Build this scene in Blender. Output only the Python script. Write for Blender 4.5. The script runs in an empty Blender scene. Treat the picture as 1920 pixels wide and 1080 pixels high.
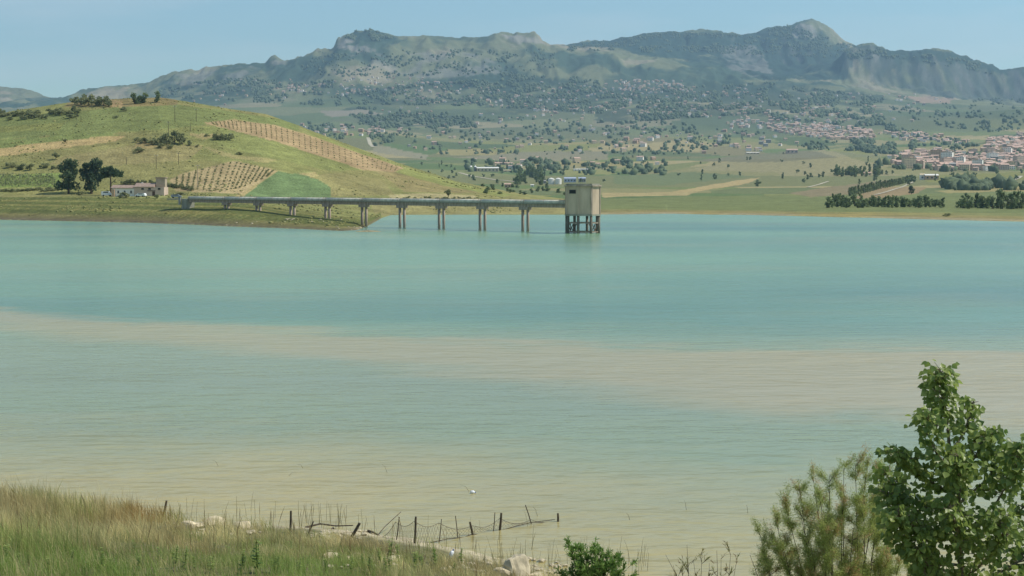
import bpy, math, random
import numpy as np
from mathutils import Vector, Matrix

# ---------------------------------------------------------------- camera, light, exposure
SC = bpy.context.scene
COL = SC.collection
FPX, CAM_H, V_HOR = 2900.0, 13.0, 345.0          # focal length in px of a 1920 wide frame, eye height over the lake
PITCH = math.atan((540 - V_HOR) / FPX)
cam_d = bpy.data.cameras.new('camera'); cam = bpy.data.objects.new('camera', cam_d); COL.objects.link(cam)
cam.location = (0, 0, CAM_H); cam.rotation_euler = (math.pi / 2 - PITCH, 0, 0)
cam_d.sensor_width = 36; cam_d.lens = 36 * FPX / 1920; cam_d.clip_start = 0.5; cam_d.clip_end = 60000
SC.camera = cam

SUN_EL, SUN_AZ = math.radians(51), math.radians(86)   # azimuth clockwise from +Y (the view direction)
sd = Vector((math.sin(SUN_AZ) * math.cos(SUN_EL), math.cos(SUN_AZ) * math.cos(SUN_EL), math.sin(SUN_EL)))
sun_d = bpy.data.lights.new('sun', 'SUN'); sun = bpy.data.objects.new('sun', sun_d); COL.objects.link(sun)
sun_d.energy = 4.0; sun_d.angle = math.radians(0.53); sun_d.color = (1.0, 0.94, 0.84)
sun.rotation_euler = sd.to_track_quat('Z', 'Y').to_euler(); sun.location = (300, 0, 400)

W = bpy.data.worlds.new('World'); SC.world = W; W.use_nodes = True
wn, wl = W.node_tree.nodes, W.node_tree.links
wn.clear()
sky = wn.new('ShaderNodeTexSky'); sky.sky_type = 'NISHITA'; sky.sun_disc = False
sky.sun_elevation = SUN_EL; sky.sun_rotation = SUN_AZ; sky.altitude = 200
sky.air_density = 1.0; sky.dust_density = 0.25; sky.ozone_density = 2.2
tint = wn.new('ShaderNodeMix'); tint.data_type = 'RGBA'; tint.blend_type = 'MULTIPLY'; tint.inputs[0].default_value = 1
tint.inputs[7].default_value = (0.90, 1.04, 0.99, 1)
wl.new(sky.outputs[0], tint.inputs[6])
# thin cirrus, drawn all over the sky
tc = wn.new('ShaderNodeTexCoord'); mp = wn.new('ShaderNodeMapping'); mp.inputs['Scale'].default_value = (1.3, 1.3, 9.0)
mp.inputs['Location'].default_value = (0.9, 1.7, 1.98)
mp.inputs['Rotation'].default_value = (0.06, 0.08, 0)
nz = wn.new('ShaderNodeTexNoise'); nz.inputs['Scale'].default_value = 1.7; nz.inputs['Detail'].default_value = 6; nz.inputs['Roughness'].default_value = .55
rp = wn.new('ShaderNodeValToRGB'); rp.color_ramp.elements[0].position = .46; rp.color_ramp.elements[1].position = .70
rp.color_ramp.elements[0].color = (0, 0, 0, 1); rp.color_ramp.elements[1].color = (.55, .55, .55, 1)
cl = wn.new('ShaderNodeMix'); cl.data_type = 'RGBA'; cl.inputs[7].default_value = (6.4, 6.9, 7.2, 1)
wl.new(tc.outputs['Generated'], mp.inputs[0]); wl.new(mp.outputs[0], nz.inputs[0]); wl.new(nz.outputs[0], rp.inputs[0])
wl.new(rp.outputs[0], cl.inputs[0]); wl.new(tint.outputs[2], cl.inputs[6])
bg = wn.new('ShaderNodeBackground'); bg.inputs[1].default_value = 0.115
wo = wn.new('ShaderNodeOutputWorld'); wl.new(cl.outputs[2], bg.inputs[0]); wl.new(bg.outputs[0], wo.inputs[0])

vs = SC.view_settings; vs.view_transform = 'Standard'; vs.look = 'None'; vs.gamma = 1; vs.use_curve_mapping = False
vs.exposure = 0.14
SC.cycles.max_bounces = 6; SC.cycles.volume_bounces = 0; SC.cycles.use_denoising = True
SC.cycles.transparent_max_bounces = 6

# ---------------------------------------------------------------- helpers
CP, SP = math.cos(PITCH), math.sin(PITCH)
def ray(u, v):
    """direction with y = 1 of the sight line through photo pixel u, v (1920 x 1080)"""
    x, y, z = u - 960, (540 - v) * SP + FPX * CP, (540 - v) * CP - FPX * SP
    return x / y, z / y
def at(u, v, d):
    a, s = ray(u, v); return Vector((a * d, d, CAM_H + s * d))
def on_water(u, v):
    a, s = ray(u, v); d = -CAM_H / s; return Vector((a * d, d, 0))
def lin(r, g, b, k=1.0):
    f = lambda c: (c / 12.92 if c <= .04045 else ((c + .055) / 1.055) ** 2.4)
    return tuple(f(c / 255) * k for c in (r, g, b))

def _hash(ix, iy, s):
    h = (ix.astype(np.int64) * 374761393 + iy.astype(np.int64) * 668265263 + s * 974711) & 0xFFFFFFFF
    h = ((h ^ (h >> 13)) * 1274126177) & 0xFFFFFFFF
    h = ((h ^ (h >> 16)) * 2246822519) & 0xFFFFFFFF
    return ((h ^ (h >> 15)) & 0xFFFFFF) / float(0xFFFFFF)
def vnoise(x, y, s=0):
    x, y = np.asarray(x, float), np.asarray(y, float)
    ix, iy = np.floor(x), np.floor(y); fx, fy = x - ix, y - iy
    fx, fy = fx * fx * fx * (fx * (fx * 6 - 15) + 10), fy * fy * fy * (fy * (fy * 6 - 15) + 10)
    a, b, c, d = _hash(ix, iy, s), _hash(ix + 1, iy, s), _hash(ix, iy + 1, s), _hash(ix + 1, iy + 1, s)
    return (a + (b - a) * fx) * (1 - fy) + (c + (d - c) * fx) * fy
def fbm(x, y, o=4, s=0, g=.5):
    t, a, n = 0, 1, 0
    for k in range(o):
        t = t + a * (vnoise(x * 2 ** k + 17.3 * k, y * 2 ** k - 9.1 * k, s + k) * 2 - 1); n += a; a *= g
    return t / n
def sm(a, b, x):
    t = np.clip((x - a) / (b - a), 0, 1); return t * t * (3 - 2 * t)

def mesh_np(name, V, Fq, mats=(), cols=None, smooth=False, mat_idx=None):
    """mesh from numpy arrays: V (n,3), Fq (m,k) with k = 3 or 4"""
    V = np.asarray(V, np.float32); Fq = np.asarray(Fq, np.int32)
    me = bpy.data.meshes.new(name); n, (m, k) = len(V), Fq.shape
    me.vertices.add(n); me.vertices.foreach_set('co', V.ravel())
    me.loops.add(m * k); me.loops.foreach_set('vertex_index', Fq.ravel())
    me.polygons.add(m); me.polygons.foreach_set('loop_start', np.arange(0, m * k, k, dtype=np.int32))
    if smooth: me.polygons.foreach_set('use_smooth', np.ones(m, bool))
    for x in mats: me.materials.append(x)
    if mat_idx is not None: me.polygons.foreach_set('material_index', np.asarray(mat_idx, np.int32))
    me.update(calc_edges=True)
    for nm, c in (cols or {}).items():
        at_ = me.color_attributes.new(nm, 'FLOAT_COLOR', 'POINT')
        c = np.asarray(c, np.float32)
        if c.shape[1] == 3: c = np.concatenate([c, np.ones((n, 1), np.float32)], 1)
        at_.data.foreach_set('color', c.ravel())
    return me

class MB:
    """collects simple solids into one mesh"""
    def __init__(s): s.v, s.f = [], []
    def add(s, vs, fs):
        b = len(s.v); s.v += [tuple(p) for p in vs]; s.f += [tuple(i + b for i in f) for f in fs]; return s
    def box(s, c, d, rz=0.0):
        x, y, z = d[0] / 2, d[1] / 2, d[2] / 2; ca, sa = math.cos(rz), math.sin(rz)
        P = []
        for sx, sy, sz in ((-1,-1,-1),(1,-1,-1),(1,1,-1),(-1,1,-1),(-1,-1,1),(1,-1,1),(1,1,1),(-1,1,1)):
            px, py = sx * x, sy * y
            P.append((c[0] + px * ca - py * sa, c[1] + px * sa + py * ca, c[2] + sz * z))
        return s.add(P, [(3,2,1,0),(4,5,6,7),(0,1,5,4),(1,2,6,5),(2,3,7,6),(3,0,4,7)])
    def tube(s, pts, rads, n=6):
        pts = [Vector(p) for p in pts]; b = len(s.v); k = len(pts)
        for i, p in enumerate(pts):
            t = (pts[min(i + 1, k - 1)] - pts[max(i - 1, 0)]).normalized()
            e = t.cross(Vector((0, 0, 1)) if abs(t.z) < .9 else Vector((1, 0, 0))).normalized(); w = t.cross(e)
            r = rads[i] if hasattr(rads, '__len__') else rads
            for j in range(n):
                q = 2 * math.pi * j / n
                s.v.append(tuple(p + e * (r * math.cos(q)) + w * (r * math.sin(q))))
        for i in range(k - 1):
            for j in range(n):
                j2 = (j + 1) % n; a = b + i * n
                s.f.append((a + j, a + j2, a + n + j2, a + n + j))
        s.f.append(tuple(b + j for j in reversed(range(n)))); s.f.append(tuple(b + (k - 1) * n + j for j in range(n)))
        return s
    def prism(s, poly, z0, z1):
        n = len(poly)
        return s.add([(x, y, z0) for x, y in poly] + [(x, y, z1) for x, y in poly],
                     [tuple(reversed(range(n))), tuple(range(n, 2 * n))] + [(i, (i + 1) % n, n + (i + 1) % n, n + i) for i in range(n)])
    def mesh(s, name, mat=None, smooth=False):
        me = bpy.data.meshes.new(name); me.from_pydata(s.v, [], s.f); me.update()
        if mat: me.materials.append(mat)
        if smooth: me.polygons.foreach_set('use_smooth', np.ones(len(me.polygons), bool))
        return me
    def build(s, name, mat=None, parent=None, smooth=False):
        return obj(name, s.mesh(name, mat, smooth), parent)

def obj(name, me, parent=None, loc=None):
    o = bpy.data.objects.new(name, me); COL.objects.link(o)
    if parent is not None: o.parent = parent
    if loc is not None: o.location = loc
    return o
def tag(o, label=None, cat=None, group=None, kind=None):
    if label: o['label'] = label
    if cat: o['category'] = cat
    if group: o['group'] = group
    if kind: o['kind'] = kind
    return o
def empty(name, loc, rz=0.0):
    o = bpy.data.objects.new(name, None); COL.objects.link(o); o.location = loc; o.rotation_euler = (0, 0, rz); return o

def mat(name):
    m = bpy.data.materials.new(name); m.use_nodes = True
    nt = m.node_tree; return m, nt.nodes, nt.links, nt.nodes['Principled BSDF']
def plain(name, c, rough=.8, var=.25, scale=3.0, bump=0.0, spec=.3, metal=0.0, streak=0.0, c2=None):
    """colour with noise blotches, per-object variation and a little relief"""
    m, N, L, B = mat(name)
    co = N.new('ShaderNodeTexCoord'); n = N.new('ShaderNodeTexNoise'); n.inputs['Scale'].default_value = scale; n.inputs['Detail'].default_value = 5
    if streak:
        q = N.new('ShaderNodeMapping'); q.inputs['Scale'].default_value = (1, 1, streak); L.new(co.outputs['Object'], q.inputs[0]); L.new(q.outputs[0], n.inputs[0])
    else: L.new(co.outputs['Object'], n.inputs[0])
    mx = N.new('ShaderNodeMix'); mx.data_type = 'RGBA'
    d = c2 if c2 else tuple(x * (1 - var) for x in c); l = c if c2 else tuple(min(1, x * (1 + var)) for x in c)
    mx.inputs[6].default_value = (*d, 1); mx.inputs[7].default_value = (*l, 1)
    r = N.new('ShaderNodeMapRange'); r.inputs[1].default_value = .33; r.inputs[2].default_value = .67
    L.new(n.outputs[0], r.inputs[0]); L.new(r.outputs[0], mx.inputs[0]); L.new(mx.outputs[2], B.inputs['Base Color'])
    B.inputs['Roughness'].default_value = rough; B.inputs['Specular IOR Level'].default_value = spec; B.inputs['Metallic'].default_value = metal
    if bump:
        b = N.new('ShaderNodeBump'); b.inputs['Strength'].default_value = bump; b.inputs['Distance'].default_value = .05
        L.new(n.outputs[0], b.inputs['Height']); L.new(b.outputs[0], B.inputs['Normal'])
    return m
def leafmat(name, dark, light, transl=.35, rough=.55, clump=.5, warm=None, spec=.25):
    """foliage: tint per leaf, per plant and per clump, some light through the leaf"""
    m, N, L, B = mat(name)
    g = N.new('ShaderNodeNewGeometry'); oi = N.new('ShaderNodeObjectInfo'); co = N.new('ShaderNodeTexCoord')
    n = N.new('ShaderNodeTexNoise'); n.inputs['Scale'].default_value = clump; n.inputs['Detail'].default_value = 2
    L.new(co.outputs['Object'], n.inputs[0])
    s1 = N.new('ShaderNodeMath'); s1.operation = 'MULTIPLY'; s1.inputs[1].default_value = .45; L.new(g.outputs['Random Per Island'], s1.inputs[0])
    s2 = N.new('ShaderNodeMath'); s2.operation = 'MULTIPLY_ADD'; s2.inputs[1].default_value = .35; L.new(oi.outputs['Random'], s2.inputs[0]); L.new(s1.outputs[0], s2.inputs[2])
    s3 = N.new('ShaderNodeMath'); s3.operation = 'MULTIPLY_ADD'; s3.inputs[1].default_value = .5; L.new(n.outputs[0], s3.inputs[0]); L.new(s2.outputs[0], s3.inputs[2])
    rp = N.new('ShaderNodeValToRGB'); e = rp.color_ramp.elements; e[0].position = .2; e[1].position = .95
    e[0].color = (*dark, 1); e[1].color = (*light, 1)
    if warm: x = rp.color_ramp.elements.new(.985); x.color = (*warm, 1)
    L.new(s3.outputs[0], rp.inputs[0]); L.new(rp.outputs[0], B.inputs['Base Color'])
    B.inputs['Roughness'].default_value = rough; B.inputs['Specular IOR Level'].default_value = spec
    t = N.new('ShaderNodeBsdfTranslucent'); L.new(rp.outputs[0], t.inputs[0])
    ms = N.new('ShaderNodeMixShader'); ms.inputs[0].default_value = transl
    L.new(B.outputs[0], ms.inputs[1]); L.new(t.outputs[0], ms.inputs[2]); L.new(ms.outputs[0], N['Material Output'].inputs[0])
    return m

# ---------------------------------------------------------------- far terrain: shore, peninsula, plain, mountains
cols = np.concatenate([np.linspace(-.85, -.385, 40), np.linspace(-.38, .38, 800), np.linspace(.385, .85, 40)])
rows = np.concatenate([np.linspace(330, 405, 5), np.linspace(410, 560, 50), np.linspace(563, 960, 130), np.linspace(968, 1400, 42),
                       np.geomspace(1420, 4500, 105), np.linspace(4530, 7300, 80), np.linspace(7320, 9700, 125), np.linspace(9800, 11600, 10)])
AA, DD = np.meshgrid(cols, rows)
UU = 960 + 2906 * AA; XX = AA * DD
v2z = lambda v, d: CAM_H + (V_HOR - v) * d / 2906.0
ip = np.interp
wob = fbm(XX / 60, DD / 60, 4, 3)
# --- lake shore distance per column
sh_v = ip(UU, [-1500,-400,0,150,300,450,600,640,668,686,702,716,732,800,1130,1250,1400,1600,1920,2400,3400],
              [404,409,412,415,419,425,431,432.5,431,425,416,408,403,401.5,402,400.5,403,408,415.5,424,440])
Dsh = CAM_H * 2906 / (sh_v - V_HOR) + 6 * fbm(XX / 22, DD / 400, 3, 8)
S = DD - Dsh
# --- left peninsula
k = ip(UU, [-2000, 424, 484, 548, 613, 682, 700, 3000], [1.0, 1.0, .85, .6, .40, .2, .15, .15])
bank = k * ip(S, [-400, -60, 0, 12, 35, 80, 140, 300], [-6, -4, 0, 1.0, 4.0, 8.0, 8.8, 9.5])
Rv = ip(UU, [-1500,-400,-100,0,60,130,200,300,350,430,500,560,640,740,850,950,1060,1160,1300],
            [300,250,224,216,206,195,188,186,194,208,217,236,267,304,338,360,377,392,400])
Rz = v2z(Rv, 900)
t = np.clip((DD - 655) / (900 - 655), 0, 1); g = np.where(DD < 900, .75 * t + .25 * t * t * (3 - 2 * t), 1 - sm(900, 1350, DD))
hill = np.where(UU < 1250, np.where(DD < 900, bank + np.maximum(Rz - bank, 0) * g, Rz * g), -6)
hill = np.where(DD < 655, bank, hill)
hill = hill + (.35 * wob * sm(0, 40, S)) + 1.6 * fbm(XX / 90, DD / 90, 3, 21) * sm(660, 760, DD) * (1 - sm(1000, 1300, DD))
hill = np.where(UU > 1250, -6, hill)
# --- basin: heights at distance knots
def U(us, v): return ip(UU[0], us, v)
one = np.ones_like(UU[0]); uk = [-900, 0, 400, 700, 1000, 1300, 1600, 1900, 2600]
kn = [(1000, 376 * one), (1200, 364 * one), (1500, U(uk, [352,352,352,352,352,351,348,347,345])),
      (2000, U(uk, [336,336,336,336,335,334,328,329,326])), (2500, U(uk, [320,320,320,320,319,315,311,314,306])),
      (3000, U(uk, [305,305,305,304,303,301,298,292,284])), (3500, U(uk, [290,290,290,289,289,287,283,272,262])),
      (4500, U(uk, [262,262,262,262,260,258,252,246,240])), (5500, U(uk, [232,232,232,230,226,222,216,212,204])),
      (6500, U(uk, [208,208,202,186,176,176,186,202,200])),
      (7500, U([-900,0,150,280,400,515,600,635,690,750,860,1000,1100,1250,1400,1560,1600,1650,1700,1800,1900,2050,2600],
               [205,196,186,180,162,146,124,104,96,94,104,102,110,126,150,158,158,164,174,184,192,196,200])),
      (8000, U([-900,-200,0,60,110,150,200,270,290,330,400,450,500,509,518,526,540,580,600,628,634,648,670,690,720,745,800,860,920,945,985,1003,1012,1030,1045,
                1100,1200,1300,1400,1500,1560,1585,1612,1660,1700,1740,1780,1830,1870,1890,1920,2000,2200,2600],
               [200,192,190,190,186,172,164,158,150,138,126,122,124,112,106,113,117,104,95,90,74,66,60,57,62,71,68,73,67,63,65,61,73,84,88,
                93,104,122,138,142,120,92,81,93,100,94,97,114,130,131,127,124,140,160])),
      (8450, U([-900,0,280,600,1000,1045,1200,1330,1400,1560,1600,1920,2600], [215,205,175,112,92,90,98,112,124,124,105,150,180])),
      (9300, U([-900,-300,0,45,70,90,120,280,700,1000,1045,1100,1140,1200,1260,1300,1350,1390,1440,1480,1505,1517,1535,1555,1580,1610,1700,1920,2600],
               [175,170,163,165,172,180,187,185,120,98,90,80,77,66,62,58,63,68,56,50,43,41,47,58,80,102,125,150,180])),
      (10600, 240 * one), (11700, 300 * one)]
KD = np.array([d for d, _ in kn]); KZ = np.stack([v2z(v, d) for d, v in kn])
Dw = DD + np.where(DD > 6800, 110 * fbm(XX / 260, DD / 1400, 3, 5), 0) * (1 - np.exp(-((DD - 8000) / 130) ** 2)) * (1 - np.exp(-((DD - 9300) / 150) ** 2))
ki = np.clip(np.searchsorted(KD, Dw) - 1, 0, len(KD) - 2); kt = np.clip((Dw - KD[ki]) / (KD[ki + 1] - KD[ki]), 0, 1)
ci = np.broadcast_to(np.arange(len(cols)), UU.shape)
kt = np.where((DD > 7500) & (DD < 8000) & (UU > 1575), sm(.1, .75, kt) * .55 + .45 * kt, kt)     # cliffs on the right
kt = np.where((DD > 8450) & (DD < 9300) & (UU > 1290), sm(.1, .7, kt) * .5 + .5 * kt, kt)
basin = KZ[ki, ci] * (1 - kt) + KZ[ki + 1, ci] * kt
basin = np.where(DD < 1000, np.minimum(ip(S, [-400, -60, 0, 8, 60, 200, 420], [-6, -3.5, 0, .35, .8, 1.3, 2.0]), 2.2), basin)
basin = basin * np.where(DD < 1000, 1, 1)
amp = ip(DD, [900, 1500, 3000, 5000, 6800, 7800, 8000, 8300, 9100, 9300, 9600, 11000], [0, 3, 9, 18, 26, 16, 5, 22, 18, 5, 20, 20])
basin = basin + amp * fbm(XX / 620, DD / 800, 5, 31, .52)
mt = sm(6200, 7200, DD)
fur = 1 - np.abs(fbm(XX / 150 + .4 * fbm(XX / 300, DD / 300, 2, 9), DD / 900, 4, 41, .55)) * 2
basin = basin + mt * (fur - .55) * 22 * np.where(np.abs(DD - 8000) < 60, .35, 1) * np.where(np.abs(DD - 9300) < 60, .35, 1)
clm = sm(7450, 7600, DD) * sm(8020, 7900, DD) * sm(1560, 1620, UU) + sm(8500, 8650, DD) * sm(9280, 9150, DD) * sm(1300, 1360, UU) * sm(1600, 1560, UU)
basin = basin + clm * 13 * ((1 - np.abs(fbm(XX / 70, DD / 260, 4, 45, .6)) * 2.2) - .6)
crest = np.exp(-((DD - 8000) / 90) ** 2) * (sm(270, 320, UU) * sm(560, 500, UU) * .7 + sm(585, 610, UU) * sm(680, 650, UU) + sm(900, 940, UU) * sm(1050, 1020, UU) + sm(1580, 1600, UU) * .8) + np.exp(-((DD - 9300) / 90) ** 2) * (.35 + sm(1440, 1480, UU) * sm(1600, 1560, UU) * .7)
basin = basin + crest * 17 * ((1 - np.abs(fbm(XX / 85, DD / 200, 5, 49, .62)) * 2) - .62) + mt * 11 * fbm(XX / 60, DD / 75, 5, 53, .62)
for (bu, bd, ru, rd, h) in [(1570, 2350, 190, 260, 15), (1330, 2500, 150, 220, 8), (1930, 3150, 130, 330, 20), (2000, 4900, 260, 500, 36), (620, 4200, 260, 500, 28),
                            (1000, 3000, 220, 260, 9), (760, 2600, 160, 260, 10), (1150, 3900, 200, 300, 16), (1350, 5600, 240, 500, 25)]:
    basin = basin + h * np.exp(-((UU - bu) / ru) ** 2 - ((DD - bd) / rd) ** 2)
ZZ = np.maximum(hill, basin)
# the thin mud spit under the bridge
ZZ = np.maximum(ZZ, .55 - 1.1 * np.hypot((UU - 690) / 58, (DD - 424) / 5.5))
ROWZ = ZZ
def zsample(x, y):
    a = x / y; ci_ = np.interp(a, cols, np.arange(len(cols))); ri = np.interp(y, rows, np.arange(len(rows)))
    c0 = min(int(ci_), len(cols) - 2); r0 = min(int(ri), len(rows) - 2); fc, fr = ci_ - c0, ri - r0
    return float((ZZ[r0, c0] * (1 - fc) + ZZ[r0, c0 + 1] * fc) * (1 - fr) + (ZZ[r0 + 1, c0] * (1 - fc) + ZZ[r0 + 1, c0 + 1] * fc) * fr)
def ground(u, v, dmin=0.0):
    """where the sight line through a photo pixel meets the far terrain"""
    a, s = ray(u, v); ci_ = np.interp(a, cols, np.arange(len(cols))); c0 = min(int(ci_), len(cols) - 2); fc = ci_ - c0
    zc = ZZ[:, c0] * (1 - fc) + ZZ[:, c0 + 1] * fc; rz = CAM_H + s * rows
    hit = np.nonzero((zc >= rz) & (rows > dmin))[0]
    if len(hit) == 0: return None
    i = hit[0]
    if i == 0: return None
    d0, d1 = zc[i - 1] - rz[i - 1], zc[i] - rz[i]; f = d0 / (d0 - d1) if d0 < 0 else 0
    d = rows[i - 1] + f * (rows[i] - rows[i - 1]); return Vector((a * d, d, zsample(a * d, d)))

# --- land cover
den = 1 / (DD * CP - (ZZ - CAM_H) * SP)
PU = 960 + FPX * XX * den; PV = 540 - FPX * ((ZZ - CAM_H) * CP + DD * SP) * den
def inpoly(poly, jit=0.0, seed=0):
    px, py = PU, PV
    if jit: px = PU + jit * fbm(XX / 45, DD / 45, 3, seed + 50); py = PV + jit * .5 * fbm(XX / 45, DD / 45, 3, seed + 60)
    x0, x1 = min(p[0] for p in poly) - 9, max(p[0] for p in poly) + 9; r = np.zeros(px.shape, bool)
    sel = np.nonzero((px > x0) & (px < x1)); qx, qy = px[sel], py[sel]; ins = np.zeros(len(qx), bool); n = len(poly)
    for i in range(n):
        (ax, ay), (bx, by) = poly[i], poly[(i + 1) % n]
        if ay == by: continue
        c = ((ay > qy) != (by > qy)) & (qx < (bx - ax) * (qy - ay) / (by - ay) + ax); ins ^= c
    r[sel] = ins; return r
KA = .80
C = np.zeros(UU.shape + (3,))
def paint(mask, c, k=KA, w=1.0):
    c = np.array(lin(*c)) * k
    if mask.dtype == bool: C[mask] = C[mask] * (1 - w) + c * w
    else: C[:] = C * (1 - mask[..., None]) + c * mask[..., None]
# patchwork of fields over the plain: jittered cells
def cells(sx, sy, seed, pal):
    qx, qy = XX / sx + .35 * fbm(XX / sx / 2, DD / sy / 2, 2, seed), DD / sy + .35 * fbm(XX / sx / 2 + 9, DD / sy / 2, 2, seed + 1) + .25 * qxr
    ix, iy = np.floor(qx), np.floor(qy); best = np.full(qx.shape, 9.); bid = np.zeros(qx.shape)
    for dx in (-1, 0, 1):
        for dy in (-1, 0, 1):
            cx, cy = ix + dx, iy + dy
            d = np.abs(cx + .15 + .7 * _hash(cx, cy, seed) - qx) + np.abs(cy + .15 + .7 * _hash(cx, cy, seed + 7) - qy)
            m = d < best; best = np.where(m, d, best); bid = np.where(m, _hash(cx, cy, seed + 13), bid)
    return np.array([lin(*p) for p in pal])[np.minimum((bid * len(pal)).astype(int), len(pal) - 1)]
qxr = XX / 400
pal = [(108,128,76),(122,136,82),(98,122,74),(136,142,92),(150,146,100),(114,126,84),(160,152,110),(104,118,80),(128,128,88),(92,112,74),(142,134,98),(110,130,78),(178,164,118),(168,156,104),(146,148,88)]
C[:] = cells(170, 240, 5, pal) * KA
far = cells(300, 420, 15, [(104,122,84),(116,130,90),(96,114,82),(130,136,100),(108,118,88),(144,140,112),(90,108,80),(160,152,120)]) * KA
w = sm(3800, 5000, DD)[..., None]; C[:] = C * (1 - w) + far * w
# mountains
grass = np.array(lin(126, 131, 98)) * KA; scrub = np.array(lin(74, 94, 76)) * KA; rock = np.array(lin(158, 156, 148)) * KA; earth = np.array(lin(166, 156, 130)) * KA
n1 = fbm(XX / 330, DD / 500, 5, 71, .6); n2 = fbm(XX / 120, DD / 200, 4, 77, .6)
w = sm(6000, 6900, DD)[..., None]; m = grass[None, None] + (scrub - grass) * sm(-.05, .3, n1)[..., None]
m = m + (earth - m) * (sm(.18, .42, -n1 + .25 * n2) * .8)[..., None]; C[:] = C * (1 - w) + m * w
mv = np.zeros(UU.shape)
def blob(poly, s, n=14, lo=-.25, hi=.15, dmin=0): return inpoly(poly, n, s).astype(float) * sm(lo, hi, n2 + .3 * n1 + .12) * (DD > dmin)
woods = [[(645,80),(655,64),(690,55),(745,70),(742,78),(690,78),(660,74)], [(1050,86),(1130,74),(1250,58),(1390,66),(1440,52),(1490,48),(1480,85),(1560,88),(1590,82),(1600,112),(1590,150),(1430,150),(1330,118),(1200,104),(1160,90)],
         [(1590,82),(1650,88),(1740,92),(1800,100),(1880,130),(1930,126),(1930,150),(1800,120),(1700,112),(1620,100)], [(1600,100),(1700,110),(1800,118),(1900,140),(2100,140),(2100,196),(1900,192),(1760,182),(1640,160)]]
for i, p in enumerate(woods): paint(blob(p, 100 + i, 8, (-.6 if i < 3 else -.3), (-.2 if i < 3 else .35), 7000), (58, 80, 68))
for i, p in enumerate([[(640,165),(930,140),(1150,165),(1160,205),(900,195),(700,195)], [(930,140),(1100,150),(1120,210),(900,215)], [(1100,170),(1400,150),(1660,180),(1660,210),(1420,215),(1120,230)],
                       [(300,165),(480,150),(520,170),(480,185),(300,185)], [(640,205),(860,215),(900,235),(700,240)]]): paint(blob(p, 110 + i, 14, -.2, .2, 3500) * .9, (62, 82, 66))
rocks_ = [[(632,92),(636,72),(655,68),(672,80),(662,96)], [(660,86),(700,82),(720,96),(660,100)], [(1470,72),(1500,44),(1540,50),(1562,78),(1500,70)], [(1320,90),(1420,84),(1450,140),(1400,145),(1330,105)],
          [(1580,90),(1640,86),(1660,140),(1690,160),(1620,168),(1585,150)], [(1690,120),(1800,120),(1880,140),(1900,195),(1800,185),(1700,172)], [(940,64),(1015,64),(1025,84),(960,80)],
          [(500,122),(518,104),(545,120)], [(330,138),(470,124),(500,140),(400,160),(310,158)], [(640,100),(900,100),(960,135),(800,150),(700,130)], [(1890,130),(1960,128),(1960,190),(1900,190)]]
for i, p in enumerate(rocks_): paint(blob(p, 130 + i, 8, -.05, .28, 6500) * (.22 if i in (4, 5, 10) else .75 if i in (0, 1, 2, 6) else .5), (160, 156, 146))
st2 = fbm(XX / 42, ZZ / 130, 4, 171, .6); clf = sm(6900, 7300, DD) * sm(.4, .8, np.abs(np.gradient(ZZ, axis=0) / np.gradient(DD, axis=0)))
paint(clf * sm(-.05, .2, st2) * .75, (70, 86, 74)); paint(clf * sm(.22, .45, -st2) * .4, (160, 154, 144))
steep = np.abs(np.gradient(ZZ, axis=0) / np.gradient(DD, axis=0)); paint(sm(.85, 1.5, steep + .5 * n2) * sm(6800, 7300, DD) * .45, (150, 146, 140))
paint(blob([(1700,180),(1790,184),(1780,194),(1720,192)], 160, 6, -.5, -.1), (168,146,124)); paint(blob([(600,208),(690,205),(720,215),(620,220)], 161, 6, -.5, -.1), (156,148,130))
w = (sm(950, 1100, DD) * sm(7000, 6000, DD) * .15)[..., None]; C[:] = C * (1 - w) + np.array(lin(146, 142, 104)) * KA * w
# painted fields of the plain (far side of the lake)
P = lambda poly, c, dmin=900, j=3, s=0: paint(inpoly(poly, j, s) & (DD > dmin), c)
P([(-200,330),(2200,330),(2200,345),(1130,352),(900,345)], (132,134,92)); P([(1100,372),(2200,355),(2200,400),(1100,400)], (126,134,86), 640)
P([(1290,318),(1400,296),(1540,281),(1625,290),(1690,306),(1640,318),(1480,324)], (160,152,112)); P([(1300,302),(1400,290),(1520,282),(1570,295),(1440,304)], (134,130,100))
P([(1560,283),(1640,292),(1690,306),(1620,304)], (140,140,98)); P([(1255,362),(1330,346),(1425,333),(1405,343),(1310,359)], (186,166,118))
P([(1480,362),(1560,350),(1640,340),(1715,332),(1690,344),(1610,364),(1520,370)], (146,134,102)); P([(1130,362),(1310,360),(1290,366),(1130,370)], (178,162,116))
P([(1640,352),(1740,350),(1720,362),(1660,372),(1600,372)], (160,140,104)); P([(1720,330),(1920,322),(1960,322),(1960,336),(1740,342)], (140,140,84))
P([(1420,292),(1470,286),(1640,268),(1600,275)], (120,128,88)); P([(850,296),(1000,284),(1140,282),(1140,300),(960,302)], (148,142,112)); P([(1040,318),(1130,318),(1160,326),(1060,330)], (150,150,96))
P([(1150,330),(1300,322),(1420,330),(1240,348),(1150,345)], (122,132,92)); P([(700,270),(800,290),(800,300),(700,285)], (156,150,120))
bs = (S > 0) & (DD < 1000) & (UU > 690)
paint(sm(75, 25, S + 14 * wob) * bs, (150,140,92)); paint(sm(22, 8, S + 8 * wob) * bs, (164,152,118)); paint(sm(120, 60, S + 20 * wob) * bs * sm(.05, .3, wob) * .7, (172,156,98))
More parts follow.
